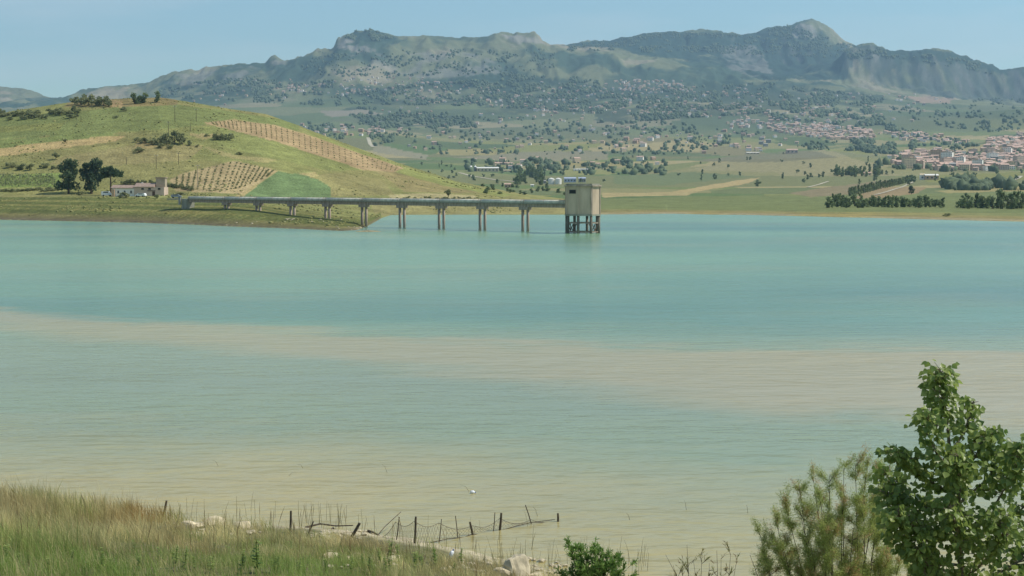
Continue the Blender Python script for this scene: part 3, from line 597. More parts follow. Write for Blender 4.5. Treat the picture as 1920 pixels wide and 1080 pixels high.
vehicle('parked_car', gp_(331, 371.5), .1, 4.0, 'car_grey', 'silver car parked between the farmhouse and the bridge')

# ---------------------------------------------------------------- poles
def pole(u, v, hpx, label, arms=True, name='utility_pole', grp=None):
    p = ground(u, v); 
    if p is None: return
    h_ = hpx * p.y / FPX; r = max(.11, h_ * .011); o = empty(name, p, .5); tag(o, label, 'pole', grp)
    MB().tube([(0, 0, -.5), (0, 0, h_)], [r * 1.3, r * .8], 8).build('shaft', M['concrete_dark'] if hpx > 40 else M['wood'], o)
    if arms:
        a_ = MB().box((0, 0, h_ * .93), (1.8, .12, .12)).build('crossarm', M['steel'], o)
        for k_ in (-.7, 0, .7): MB().tube([(k_, 0, h_ * .93 + .06), (k_, 0, h_ * .93 + .35)], .07, 6).build('insulator', M['w_white'], a_)
pole(371, 352, 44, 'tall dark pole standing at the land end of the bridge')
for u, v, h_, lb in ((328, 228, 30, 'pale pole below the hilltop trees, left of the two on the crest'), (368, 228, 24, 'pale pole on the hill crest, right of the two'), (293, 316, 26, 'thin pole above the farmhouse tower'), (237, 308, 14, 'short thin pole below the lone olive on the slope'),
                     (335, 308, 22, 'thin pole left of the lower olive grove'), (357, 246, 16, 'small pole above the shrub clump on the hill'), (152, 228, 10, 'small post in the upper green field'), (316, 252, 24, 'thin pole rising out of the shrub clump')): pole(u, v, h_, lb, h_ > 20)

# ---------------------------------------------------------------- trees and shrubs of the peninsula
tree('pine', 129, 363, 60, 46, 'broad dark pine, leftmost of the three beside the farmhouse', 'pines by the farmhouse', 'pine_tree')
tree('pine', 172, 363, 68, 44, 'tall dark pine, middle of the three beside the farmhouse', 'pines by the farmhouse', 'pine_tree')
tree('umbrella', 207, 366, 56, 50, 'pine with bare lower trunk and flat crown next to the farmhouse', 'pines by the farmhouse', 'pine_tree')
G1 = 'shrubs and olives on the hillside'
for kd, u, v, h_, w_, lb in [('round', 122, 269, 10, 10, 'small lone tree on the pale tan strip'), ('round', 105, 299, 15, 19, 'round olive tree on the slope above the pines'), ('bush', 260, 286, 15, 20, 'low round olive below the shrub clump'), ('bush', 387, 256, 8, 9, 'tiny bush left of the three-bush clump'),
    ('round', 840, 373, 22, 18, 'round bush above the bridge on the bare spur'), ('bush', 232, 209, 13, 14, 'bush just below the hilltop cutting'), ('bush', 217, 222, 7, 10, 'small bush in the green field below the hilltop'), ('bush', 144, 219, 9, 11, 'small bush at the end of the left scrub line'),
    ('bush', 369, 276, 7, 8, 'tiny bush right of the shrub clump'), ('bush', 448, 290, 7, 16, 'pale low scrub in the green field right of the clump')]: tree(kd, u, v, h_, w_, lb, G1, 'hill_shrub' if kd == 'bush' else 'olive_tree', cat='shrub' if kd == 'bush' else 'tree')
for u, v, h_, w_ in [(258, 266, 13, 14), (270, 269, 16, 20), (284, 271, 17, 20), (299, 271, 20, 22), (313, 271, 30, 26), (328, 270, 35, 28), (342, 271, 30, 22), (354, 273, 13, 12), (300, 277, 13, 18), (318, 279, 12, 15)]:
    tree('bush', u, v, h_, w_, 'grey-green shrub in the large clump at mid hill', 'large shrub clump at mid hill', 'clump_shrub', cat='shrub')
for u in (404, 413, 422, 431): tree('bush', u, 263, 18, 15, 'dark shrub in the compact row right of the large clump', 'compact shrub row on the hill', 'row_shrub', cat='shrub')
for u, v, h_, w_ in [(22, 314, 14, 22), (42, 318, 15, 20), (56, 319, 16, 18), (36, 319, 9, 16), (82, 315, 14, 22), (98, 317, 9, 12), (110, 316, 10, 12), (-14, 314, 12, 18)]:
    tree('bush', u, v, h_, w_, 'olive bush in the line at the far left above the vines', 'olive bushes at the far left', 'olive_bush', cat='shrub')
for u, v, h_, w_ in [(140, 196, 20, 20), (152, 197, 26, 24), (166, 198, 27, 26), (180, 198, 22, 24), (194, 198, 26, 24), (203, 200, 16, 16)]:
    tree('bush', u, v, h_, w_, 'scrubby bush on the brown hilltop mound', 'scrub on the hilltop mound', 'mound_scrub', cat='shrub')
for u, v, h_, w_ in [(252, 195, 22, 20), (272, 193, 20, 22), (295, 192, 22, 18), (262, 194, 16, 16)]: tree('belt', u, v, h_, w_, 'dark tree in the row on the hill crest', 'tree row on the hill crest', 'crest_tree')
for k_ in range(26):
    u = -20 + k_ * 6.6 + rt.uniform(-3, 3); v = 221 - .02 * u + rt.uniform(-7, 5); tree('bush', u, v, rt.uniform(8, 22 if k_ % 4 == 0 else 14), rt.uniform(12, 22), 'grey-green bush in the scrub line below the left skyline', 'scrub line on the left ridge', 'ridge_scrub', cat='shrub')
for k_ in range(16): tree('bush', 312 + k_ * 3.2, 349 + k_ * .5 + rt.uniform(-1, 1), rt.uniform(7, 11), 10, 'dark hedge bush between the farmhouse and the tall pole', 'hedge beside the farmhouse', 'hedge_bush', cat='shrub')
for k_ in range(9): tree('bush', 232 + k_ * 7, 350 + rt.uniform(-2, 2), rt.uniform(10, 15), 12, 'dark bush behind the farmhouse roof', 'bushes behind the farmhouse', 'yard_bush', cat='shrub', dmin=0, p=ground(232 + k_ * 7, 346))
for u, v, h_, w_, lb in [(231, 371, 15, 24, 'rounded bush in front of the white farmhouse wall'), (295, 371, 9, 14, 'low green bush at the farmhouse door'), (150, 366, 10, 26, 'low scrub at the foot of the pines'), (340, 366, 8, 22, 'pale scrub beside the bridge abutment')]: tree('bush', u, v, h_, w_, lb, None, 'yard_shrub', cat='shrub')
for k_ in range(14): tree('bush', -10 + k_ * 9 + rt.uniform(-3, 3), 357 + rt.uniform(-2, 3), rt.uniform(5, 9), 15, 'low scrub along the bank left of the pines', 'bank scrub left of the pines', 'bank_scrub', cat='shrub')
for k_ in range(16): tree('bush', 735 + k_ * 10.5 + rt.uniform(-4, 4), 374 + rt.uniform(-2, 1), rt.uniform(4, 7), rt.uniform(8, 14), 'low scrub on the pale bank above the bridge', 'bank scrub above the bridge', 'spur_scrub', cat='shrub')
def lerp_poly(P_, t_):
    x = [i / (len(P_) - 1) for i in range(len(P_))]; return np.interp(t_, x, [p[0] for p in P_]), np.interp(t_, x, [p[1] for p in P_])
for i in range(37):       # upper strip
    t_ = (i + .5) / 37; n_ = 4 + int(5 * math.sin(math.pi * min(1, t_ * 1.15)))
    a_, b_ = lerp_poly([(392, 229), (450, 227), (520, 237), (600, 262), (680, 291), (750, 315)], t_), lerp_poly([(396, 234), (450, 246), (520, 264), (600, 291), (680, 316), (742, 321)], t_)
    for j in range(n_):
        f_ = (j + .5) / n_; p = ground(a_[0] + (b_[0] - a_[0]) * f_ + 2 * f_, a_[1] + (b_[1] - a_[1]) * f_)
        if p: small_tree('olive', p, rt.uniform(.7, 1.1), rt.uniform(.7, 1.1), 'young olive tree in the bare brown strip near the hill crest', 'young olives in the upper strip', 'young_olive')
for i in range(18):       # lower grove
    t_ = (i + .5) / 18; n_ = 5 + int(6 * math.sin(math.pi * t_) ** .7)
    a_, b_ = lerp_poly([(326, 334), (380, 317), (440, 303), (480, 311), (517, 321)], t_), lerp_poly([(326, 350), (370, 358), (420, 361), (458, 352), (505, 330)], t_)
    for j in range(n_):
        f_ = (j + .5) / n_; p = ground(a_[0] + (b_[0] - a_[0]) * f_, a_[1] + (b_[1] - a_[1]) * f_)
        if p: small_tree('olive', p, rt.uniform(1.0, 1.7), rt.uniform(1.0, 1.6), 'young olive tree in the grove right behind the tall pole', 'young olives in the lower grove', 'grove_olive')
vr = MB()                 # vineyard rows at the far left
for i in range(13):
    pts = [ground(-6 + i * 9.5 - 14 * f_, 350 - 20 * f_) for f_ in np.linspace(0, 1, 12)]
    for p in pts:
        if p is None: continue
        for _ in range(5):
            q = p + Vector((rt.uniform(-1.2, 1.2), rt.uniform(-2, 2), rt.uniform(.3, 1.3))); a_ = Vector((rt.gauss(0, 1), rt.gauss(0, 1), rt.gauss(0, 1))).normalized() * .5; b_ = a_.cross(Vector((rt.gauss(0, 1), rt.gauss(0, 1), 1))).normalized() * .4
            vr.add([q - a_, q + b_, q + a_, q - b_], [(0, 1, 2), (0, 2, 3)])
o = vr.build('vine_rows', M['f_olive']); tag(o, 'rows of green vines at the far left behind the bank', 'vines', kind='stuff')

# ---------------------------------------------------------------- tree belts and buildings of the plain
for k_ in range(34): tree('belt', 1556 + k_ * 6.4 + rt.uniform(-2, 2), 389 + rt.uniform(-2.6, .8), rt.uniform(15, 28) * (1 - .006 * k_), rt.uniform(13, 22), 'dark tree in the long belt behind the right shore', 'tree belt behind the right shore', 'belt_tree')
for k_ in range(11): tree('belt', 1798 + k_ * 6.5 + rt.uniform(-2, 2), 391 + rt.uniform(-2.4, 1), rt.uniform(17, 29), rt.uniform(15, 24), 'dark tree in the second belt right of the gap', 'second tree belt on the right shore', 'belt_tree')
for k_ in range(10): tree('belt', 1872 + k_ * 9 + rt.uniform(-2, 2), 391 + rt.uniform(-1, 1), rt.uniform(28, 40), rt.uniform(18, 26), 'tall dark tree at the right end of the shore belts', 'tall trees at the right edge', 'belt_tree')
for k_ in range(30): t_ = k_ / 29; tree('cypress', 1593 + 121 * t_, 368 - 29 * t_ + rt.uniform(-.5, .5), 17 - 5 * t_ + rt.uniform(-2, 2), 7.5, 'dark cypress in the slanting row beside the white farm shed', 'slanting cypress row', 'cypress_tree')
tree('pine', 1709, 364, 15, 12, 'lone dark tree in the field behind the long belt', None, 'field_tree'); tree('bush', 1774, 406, 9, 17, 'lone bush on the right beach', None, 'beach_bush', cat='shrub')
for k_ in range(30): tree('belt', 1560 + 90 * rt.random(), 332 - rt.uniform(0, 9), rt.uniform(10, 20), rt.uniform(8, 13), 'dark tree in the grove around the farm below the tan hill', 'farm grove below the tan hill', 'grove_tree')
for k_ in range(34): tree('belt', 968 + 58 * rt.random(), 348 - rt.uniform(0, 22), rt.uniform(12, 22), rt.uniform(9, 16), 'dark tree in the grove left of the white tanks', 'grove beside the white tanks', 'grove_tree')
def zone(u, v):
    if u < 1060: return 'between the spur and the intake tower'
    if u < 1290: return 'in the fields right of the intake tower'
    if u < 1480: return 'around the left end of the tan hill'
    if u < 1700: return 'in front of the hillside town'
    return 'below the right edge of the town'
def vzone(u, v):
    if v > 290: return 'on the plain behind the white tanks'
    if v > 235: return 'on the lower slopes left of the town'
    if u < 480: return 'at the left foot of the mountain'
    if u < 620: return 'round the large pale farm under the left ridge'
    if u < 780: return 'below the wooded dome'
    if u < 1000: return 'below the rocky crag'
    if u < 1150: return 'in the dark woods at mid slope'
    if u < 1290 and v < 175: return 'in the upper hamlet'
    if u < 1430: return 'between the upper hamlet and the town'
    return 'above the hillside town'
def tzone(u, v):
    if u < 1445: return 'in the small cluster left of the town'
    if v < 264 and u < 1645: return 'in the long upper band of the town'
    if v < 278 and u < 1840: return 'in the thin line joining both halves of the town'
    if u < 1720: return 'at the left end of the lower town'
    if u < 1840: return 'in the middle of the lower town'
    return 'climbing the knoll at the right edge'
GT = 'scattered trees across the plain'
for k_ in range(150):
    r_ = rt.random()
    u, v = (rt.uniform(1130, 1920), rt.uniform(300, 352)) if r_ < .5 else (rt.uniform(780, 1130), rt.uniform(296, 345)) if r_ < .8 else (rt.uniform(1130, 1500), rt.uniform(262, 305))
    p = ground(u, v, 1000)
    kd = 'round' if rt.random() < .7 else 'cypress'
    if p and p.y > 1050: small_tree(kd, p, rt.uniform(3.5, 8), rt.uniform(4, 8), ('small rounded tree ' if kd == 'round' else 'small narrow tree ') + zone(u, v), ('small rounded trees ' if kd == 'round' else 'small narrow trees ') + zone(u, v), 'field_tree')
for k_ in range(26): tree('belt', 900 + 160 * rt.random(), 352 + rt.uniform(-3, 14), rt.uniform(5, 9), rt.uniform(9, 15), 'low scrub on the flat between the spur and the tanks', 'scrub on the flat', 'flat_scrub', cat='shrub')
def shed(name, u0, u1, v0, v1, wall_, roof_, label, cat='building', depth=None, nwin=4, rise=.18, par=None):
    p = ground((u0 + u1) / 2, v0, 1000)
    if p is None: return None
    s = p.y / FPX; w_, h_ = (u1 - u0) * s, (v0 - v1) * s; d_ = depth or w_ * .5; o = empty(name, p + Vector((0, d_ / 2, -.4))); tag(o, label, cat)
    MB().box((0, 0, h_ * .4), (w_, d_, h_ * .8)).build('wall', M[wall_], o); z = h_ * .8 + .01; e_ = .3
    MB().add([(-w_/2-e_, -d_/2-e_, z), (w_/2+e_, -d_/2-e_, z), (w_/2+e_, d_/2+e_, z), (-w_/2-e_, d_/2+e_, z), (-w_/2-e_, 0, z+h_*.24), (w_/2+e_, 0, z+h_*.24)], [(0,1,5,4),(2,3,4,5),(1,2,5),(3,0,4),(3,2,1,0)]).build('roof', M[roof_], o)
    for k_ in range(nwin): MB().box((-w_/2 + (k_ + .5) * w_ / nwin, -d_/2 - .02, h_ * .42), (w_ / nwin * .4, .12, h_ * .26)).build('window', M['glass'], o)
    return o
shed('warehouse', 894, 935, 322, 313, 'w_cream', 'white_steel', 'long cream warehouse with white roof beyond the spur', nwin=6)
shed('farm_house', 936, 962, 309, 304, 'w_pink', 'terracotta', 'red-roofed house behind the cream warehouse', nwin=4); shed('outbuilding', 944, 959, 322, 318, 'w_cream', 'w_cream', 'small cream shed right of the long warehouse', nwin=2)
shed('factory_hall', 1058, 1080, 342, 332, 'blue_steel', 'blue_steel', 'blue-grey factory hall behind the intake tower', nwin=4); shed('factory_hall', 1085, 1098, 342, 332, 'w_grey', 'blue_steel', 'grey factory hall right of the blue one', nwin=3)
shed('works_building', 1011, 1024, 344, 337, 'w_grey', 'w_grey', 'grey works building left of the white tanks', nwin=3); shed('low_warehouse', 1076, 1106, 320, 316, 'w_white', 'white_steel', 'low white warehouse on the rise above the tanks', nwin=5)
shed('stone_barn', 946, 958, 352, 343, 'w_tan', 'terracotta', 'brown ruined barn on the flat behind the spur', nwin=2); shed('small_house', 995, 1001, 350, 345, 'w_white', 'white_steel', 'tiny white house in front of the tank grove', nwin=1)
shed('shore_hut', 1881, 1901, 393, 387, 'w_pink', 'w_white', 'low pink hut by the trees on the right shore', nwin=3) if ground(1891, 393, 500) is None or True else None
shed('farm_shed', 1735, 1760, 337, 326, 'w_tan', 'white_steel', 'farm shed with bright roof at the end of the cypress row', nwin=3); shed('farm_hut', 1725, 1734, 337, 325, 'w_white', 'w_cream', 'small white farm hut left of the bright-roofed shed', nwin=1)
shed('farm_villa', 1620, 1634, 329, 322, 'w_cream', 'terracotta', 'cream farm villa inside the grove below the tan hill', nwin=2); shed('hill_farm', 1475, 1496, 288, 279, 'w_pink', 'terracotta', 'pink farmhouse on the crest of the tan hill', nwin=3); shed('hill_barn', 1400, 1424, 289, 285, 'w_cream', 'w_white', 'long pale barn left of the pink hill farm', nwin=4)
for u in (1034, 1047):
    p = ground(u, 345.5, 1000); s = p.y / FPX; r = 6.0 * s; o = empty('storage_tank', p + Vector((0, r, -.3))); tag(o, 'round white storage tank, ' + ('left' if u < 1040 else 'right') + ' of the pair beyond the bridge', 'tank', 'white storage tanks')
    MB().tube([(0, 0, 0), (0, 0, 10.5 * s)], r, 20).build('shell', M['white_steel'], o, False); MB().tube([(0, 0, 10.5 * s + .01), (0, 0, 12.6 * s)], [r * 1.02, r * .15], 20).build('roof', M['white_steel'], o)
for u in (883, 891): p = ground(u, 321, 1000); s = p.y / FPX; o = empty('silo', p); tag(o, 'slim grey silo, ' + ('left' if u < 887 else 'right') + ' one beside the cream warehouse', 'silo', 'silos by the warehouse'); MB().tube([(0, 0, -.3), (0, 0, 8 * s)], 2.8 * s, 12).build('shell', M['steel'], o); MB().tube([(0, 0, 8 * s + .01), (0, 0, 11 * s)], [2.9 * s, .3 * s], 12).build('roof', M['white_steel'], o)

# ---------------------------------------------------------------- town, villas and woods on the slopes
def house_mesh(name, w_, d_, h_, wall_, roof_, floors, flat=False):
    b = MB(); mi = []
    def add(fn, k_): n0 = len(b.f); fn(); mi.extend([k_] * (len(b.f) - n0))
    add(lambda: b.box((0, 0, h_ / 2 - 1), (w_, d_, h_ + 2)), 0); e_ = .3
    if flat: add(lambda: b.box((0, 0, h_ + .26), (w_ + .5, d_ + .5, .5)), 1); add(lambda: b.box((w_ * .2, 0, h_ + 1.4), (w_ * .3, d_ * .4, 1.8)), 0)
    else: add(lambda: b.add([(-w_/2-e_, -d_/2-e_, h_+.02), (w_/2+e_, -d_/2-e_, h_+.02), (w_/2+e_, d_/2+e_, h_+.02), (-w_/2-e_, d_/2+e_, h_+.02), (-w_/2-e_, 0, h_+w_*.16), (w_/2+e_, 0, h_+w_*.16)], [(0,1,5,4),(2,3,4,5),(1,2,5),(3,0,4),(3,2,1,0)]), 1)
    n = max(2, int(w_ / 3.2))
    for f_ in range(floors):
        for j in range(n): add(lambda: b.box((-w_/2 + (j + .5) * w_ / n, -d_/2, (f_ + .55) * h_ / floors), (1.1, .3, 1.5)), 2)
    me = b.mesh(name); me.polygons.foreach_set('material_index', np.array(mi, np.int32))
    for x in (wall_, roof_, 'glass'): me.materials.append(M[x])
    return me
HV = [('white', 'w_white', 'terracotta'), ('cream', 'w_cream', 'terracotta'), ('tan', 'w_tan', 'terracotta'), ('pink', 'w_pink', 'terracotta'), ('grey', 'w_grey', 'w_grey')]
HM = {n_: [house_mesh('town_house_' + n_, 10 + 3 * k_, 9, 6.2 + 1.6 * k_, a_, b_, 2 + k_ // 2) for k_ in range(3)] for n_, a_, b_ in HV}
AM = {n_: [house_mesh('flats_' + n_, 14 + 5 * k_, 12, 13 + 3.5 * k_, a_, 'w_grey' if n_ == 'grey' else b_, 4 + k_, True) for k_ in range(3)] for n_, a_, b_ in HV}
hr = random.Random(77); spots = []
def inside(poly, x, y):
    r = False
    for i in range(len(poly)):
        (ax, ay), (bx_, by) = poly[i], poly[(i + 1) % len(poly)]
        if (ay > y) != (by > y) and x < (bx_ - ax) * (y - ay) / (by - ay) + ax: r = not r
    return r
def scatter(poly, n, kind):
    xs, ys = [p[0] for p in poly], [p[1] for p in poly]; k_ = tries = 0
    while k_ < n and tries < n * 30:
        tries += 1; u, v = hr.uniform(min(xs), max(xs)), hr.uniform(min(ys), max(ys))
        if not inside(poly, u, v): continue
        p = ground(u, v, 1500)
        if p is None or p.y < 1800 or p.y > 7600: continue
        spots.append((kind, u, v, p)); k_ += 1
scatter([(1436,232),(1500,234),(1560,236),(1640,246),(1640,262),(1560,263),(1480,254),(1440,244)], 330, 'town')
scatter([(1640,250),(1720,250),(1800,262),(1830,270),(1790,274),(1680,262)], 70, 'town')
scatter([(1690,290),(1760,282),(1840,290),(1850,262),(1920,252),(1990,250),(1990,318),(1850,320),(1760,322),(1690,306)], 760, 'town')
scatter([(1660,298),(1700,292),(1720,310),(1690,318)], 14, 'town'); scatter([(1700,292),(1920,285),(1980,285),(1980,318),(1700,320)], 46, 'flats')
scatter([(1360,228),(1440,226),(1440,242),(1370,240)], 34, 'town'); scatter([(1430,205),(1560,210),(1640,240),(1440,236)], 60, 'villa')
for poly, n_ in [([(430,150),(560,150),(560,190),(430,190)], 24), ([(540,158),(605,158),(605,176),(540,176)], 40), ([(600,150),(760,140),(900,165),(1000,175),(1000,205),(740,190),(600,175)], 210), ([(1000,155),(1160,160),(1160,215),(1000,215)], 120),
                 ([(1150,150),(1280,152),(1280,172),(1150,170)], 100), ([(1160,170),(1400,160),(1440,200),(1400,230),(1160,215)], 180), ([(560,235),(720,238),(720,258),(600,255)], 40), ([(700,200),(1100,215),(1250,250),(1100,285),(800,285),(700,260)], 90),
                 ([(1130,240),(1440,240),(1500,270),(1400,290),(1130,285)], 70), ([(1400,180),(1700,170),(1800,200),(1700,235),(1500,215)], 70), ([(870,300),(1240,300),(1240,322),(870,316)], 20), ([(280,185),(430,170),(430,200),(300,200)], 14)]: scatter(poly, n_, 'villa')
def put_house(kind, p, big=1.0):
    n_ = hr.choices(['white', 'cream', 'tan', 'pink', 'grey'], [3, 3, 3, 3, 1] if kind != 'villa' else [5, 4, 2, 1, 1])[0]
    me = hr.choice(AM[n_] if kind == 'flats' else HM[n_]); s = hr.uniform(.5, .85) * big; return n_, me, s, hr.uniform(-.6, .6)
for kind, lim, lbl, nm, cat, grp in (('town', 300, '{} house {}', 'town_house', 'house', '{} houses {}'), ('flats', 80, '{} block of flats {}', 'apartment_block', 'building', '{} flats {}'),
                                     ('villa', 300, 'small {} villa {}', 'villa', 'house', '{} villas {}')):
    L_ = sorted([s for s in spots if s[0] == kind], key=lambda s: s[3].y); rest_v, rest_f, rest_m = [], [], []; nv = 0
    for q, (_, u, v, p) in enumerate(L_):
        n_, me, s, rz = put_house(kind, p, 1.0 if kind != 'villa' else 1.0)
        if q < lim: o = obj(nm, me); o.location = p; o.scale = (s, s, s); o.rotation_euler = (0, 0, rz); zn = vzone(u, v) if kind == 'villa' else tzone(u, v); tag(o, lbl.format(n_, zn), cat, grp.format(n_, zn))
        else:
            k_ = len(me.vertices); A_ = np.zeros(k_ * 3, np.float32); me.vertices.foreach_get('co', A_); A_ = A_.reshape(-1, 3) * s; c_, s_ = math.cos(rz), math.sin(rz)
            A_ = np.stack([A_[:, 0] * c_ - A_[:, 1] * s_ + p.x, A_[:, 0] * s_ + A_[:, 1] * c_ + p.y, A_[:, 2] + p.z], 1); rest_v.append(A_)
            wi_ = [x[0] for x in HV].index(n_)
            for pl in me.polygons: rest_f.append([i + nv for i in pl.vertices]); rest_m.append((wi_, 5, 6)[pl.material_index])
            nv += k_
    if rest_v:
        me = bpy.data.meshes.new('far_houses'); me.from_pydata(np.concatenate(rest_v).tolist(), [], rest_f); me.polygons.foreach_set('material_index', np.array(rest_m, np.int32))
        for x in ('w_white', 'w_cream', 'w_tan', 'w_pink', 'w_grey', 'terracotta', 'glass'): me.materials.append(M[x])
        o = obj('far_houses', me); tag(o, 'mass of far pale houses ' + ('deep in the town' if kind == 'town' else 'spread over the wooded slopes'), 'houses', kind='stuff')
# woods: low-poly crowns by the thousand, one mass
rng = np.random.default_rng(12)
wood_polys = [([(640,170),(900,150),(1160,172),(1160,215),(900,200),(660,196)], 2600), ([(1120,175),(1440,155),(1660,185),(1640,215),(1440,212),(1200,228)], 2800), ([(930,140),(1120,146),(1130,175),(930,165)], 500), ([(640,200),(860,215),(900,240),(680,240)], 700),
              ([(430,165),(640,150),(640,200),(430,190)], 500), ([(700,215),(1200,225),(1440,250),(1300,290),(800,290)], 700), ([(1440,200),(1640,205),(1690,250),(1640,240),(1450,225)], 700), ([(1600,262),(1720,268),(1700,292),(1620,286)], 420),
              ([(1560,235),(1720,244),(1840,275),(1900,262),(1920,300),(1720,318),(1690,280)], 220), ([(1440,270),(1640,264),(1640,285),(1500,280)], 160), ([(640,78),(660,60),(690,54),(745,72),(735,78),(680,76)], 420), ([(1060,88),(1250,60),(1400,66),(1480,48),(1590,84),(1700,98),(1750,94),(1860,128),(1860,140),(1700,110),(1590,110),(1330,100),(1060,96)], 2200),
              ([(600,96),(1040,90),(1040,140),(640,150),(560,130)], 600), ([(300,160),(520,140),(520,185),(300,185)], 500), ([(1660,200),(1920,180),(1920,250),(1760,245)], 260), ([(560,228),(720,238),(760,260),(700,275),(600,258)], 240), ([(1640,285),(1980,285),(1980,322),(1640,322)], 200), ([(870,300),(1250,298),(1250,330),(880,325)], 260),
              ([(1770,344),(1920,340),(1960,340),(1960,366),(1770,366)], 260)]
PV_, PS_ = [], []
for poly, n_ in wood_polys:
    xs, ys = [p[0] for p in poly], [p[1] for p in poly]; k_ = 0; tr_ = 0
    while k_ < n_ and tr_ < n_ * 25:
        tr_ += 1; u, v = rng.uniform(min(xs), max(xs)), rng.uniform(min(ys), max(ys))
        if not inside(poly, u, v): continue
        if float(fbm(np.array(u / 22.), np.array(v / 7.), 3, 301)) < .04 + .16 * (rng.random() - .5): continue
        p = ground(u, v, 1300)
        if p is None or p.y < 1300: k_ += 1; continue
        PV_.append(p); PS_.append(2.2 + 4.2 * rng.random() ** 2 + (1.2 if p.y > 4500 else 0)); k_ += 1
PV_ = np.array([tuple(p) for p in PV_]); PS_ = np.array(PS_)
dome = np.array([[0, 0, 1.55]] + [[math.cos(q), math.sin(q), .95] for q in np.arange(4) * 1.5708] + [[.85 * math.cos(q), .85 * math.sin(q), -.1] for q in np.arange(4) * 1.5708 + .78])
df = np.array([[0,1,2],[0,2,3],[0,3,4],[0,4,1],[1,5,2],[2,6,3],[3,7,4],[4,8,1],[1,8,5],[2,5,6],[3,6,7],[4,7,8]])
n_ = len(PV_); J = dome[None] * (1 + .35 * rng.normal(size=(n_, 9, 1)).clip(-1, 1)) * PS_[:, None, None]
q = rng.random(n_) * 6.28; J = np.stack([J[..., 0] * np.cos(q)[:, None] - J[..., 1] * np.sin(q)[:, None], J[..., 0] * np.sin(q)[:, None] + J[..., 1] * np.cos(q)[:, None], J[..., 2]], -1) + PV_[:, None, :]
o = obj('far_woods', mesh_np('far_woods', J.reshape(-1, 3), (df[None] + (np.arange(n_) * 9)[:, None, None]).reshape(-1, 3), [M['f_far']])); tag(o, 'dark woods spread over the far slopes and ridges', 'woods', kind='stuff')
def track(name, pts, w_, m_, label):
    P_ = [ground(u, v, 1000) for u, v in pts]; P_ = [p for p in P_ if p]; b = MB()
    Q = []
    for i in range(len(P_) - 1):
        for f_ in np.linspace(0, 1, 12, endpoint=False): x = P_[i].lerp(P_[i + 1], f_); x.z = zsample(x.x, x.y) + .5; Q.append(x)
    vs_, fs_ = [], []
    for i, x in enumerate(Q):
        t_ = (Q[min(i + 1, len(Q) - 1)] - Q[max(i - 1, 0)]); t_.z = 0; t_ = t_.normalized(); n2_ = Vector((-t_.y, t_.x, 0)) * w_ / 2; vs_ += [x - n2_, x + n2_]
        if i: fs_.append((2 * i - 2, 2 * i, 2 * i + 1, 2 * i - 1))
    o = b.add(vs_, fs_).build(name, M[m_]); tag(o, kind='structure')
M['track'] = plain('pale_track', lin(180, 172, 148), .95, .1, .02)
track('road', [(1515,352),(1530,348),(1555,340)], 3, 'track', ''); track('road', [(690,258),(694,270),(700,276)], 9, 'track', ''); track('road', [(1530,200),(1536,208),(1532,216)], 14, 'track', ''); track('road', [(1640,366),(1690,352),(1716,340)], 2.5, 'track', '')
track('road', [(1880,345),(1905,336),(1915,330)], 6, 'track', ''); track('road', [(860,324),(920,336),(975,342)], 5, 'track', '')

# low tufts over the peninsula
rng = np.random.default_rng(5); TP = []
for _ in range(16000):
    x, y = rng.uniform(-330, 0), rng.uniform(440, 905)
    if abs(x / y) > .42 or float(fbm(np.array(x / 26.), np.array(y / 26.), 3, 333)) < .12 - .2 * (rng.random() < .12): continue
    z = zsample(x, y)
    uu_ = 960 + 2906 * x / y
    if 455 < uu_ < 625 and 640 < y < 790: continue
    if z > .5: TP.append((x, y, z - .05))
TP = np.array(TP); n_ = len(TP); J = dome[None] * (1 + .4 * rng.normal(size=(n_, 9, 1)).clip(-1, 1)) * (.16 + .4 * rng.random(n_) ** 3)[:, None, None] * np.array([1.3, 1.3, .7]) + TP[:, None, :]
M['f_tuft'] = leafmat('tuft_leaves', lin(112, 116, 72), lin(160, 156, 100), .2, .9, .05)
tag(obj('hill_tufts', mesh_np('hill_tufts', J.reshape(-1, 3), (df[None] + (np.arange(n_) * 9)[:, None, None]).reshape(-1, 3), [M['f_tuft']])), 'low grass tufts dotted over the peninsula', 'tufts', kind='stuff')
# ---------------------------------------------------------------- near bank
sb_x = [-60, -21, -12.8, -8, -5, -3.4, -1.7, .4, 1.6, 4.1, 12, 25, 60]; sb_y = [70, 63.0, 58.9, 57.9, 56.8, 55.6, 54.2, 52.6, 51.2, 49.3, 44, 36, 20]
def bank_z(x, y):
    s = np.interp(x, sb_x, sb_y) - y + .5 * fbm(np.asarray(x) / 1.7, np.asarray(y) / 1.7, 3, 401)
    z = np.interp(s, [-30, -6, 0, 1.2, 6, 25, 50, 90], [-4, -1.0, 0, .22, .85, 3.5, 11.3, 14.5])
    return z + (.10 * fbm(np.asarray(x) / .9, np.asarray(y) / .9, 3, 402) + .18 * fbm(np.asarray(x) / 4, np.asarray(y) / 4, 2, 404)) * np.clip(s / 3, .15, 1)
def bz(x, y): return float(bank_z(np.array(x), np.array(y)))
def bank_hit(u, v):
    a, s = ray(u, v); D_ = np.linspace(20, 75, 1100); zz = bank_z(a * D_, D_); zz = np.maximum(zz, 0); k_ = np.nonzero(zz >= CAM_H + s * D_)[0]
    d = D_[k_[0]]; return Vector((a * d, d, float(zz[k_[0]])))
gx, gy = np.meshgrid(np.linspace(-56, 52, 260), np.concatenate([np.linspace(-30, 24, 60), np.linspace(24.5, 74, 200)])); gz = bank_z(gx, gy)
gi = np.arange(gx.size).reshape(gx.shape); gq = np.stack([gi[:-1, :-1], gi[:-1, 1:], gi[1:, 1:], gi[1:, :-1]], -1).reshape(-1, 4)
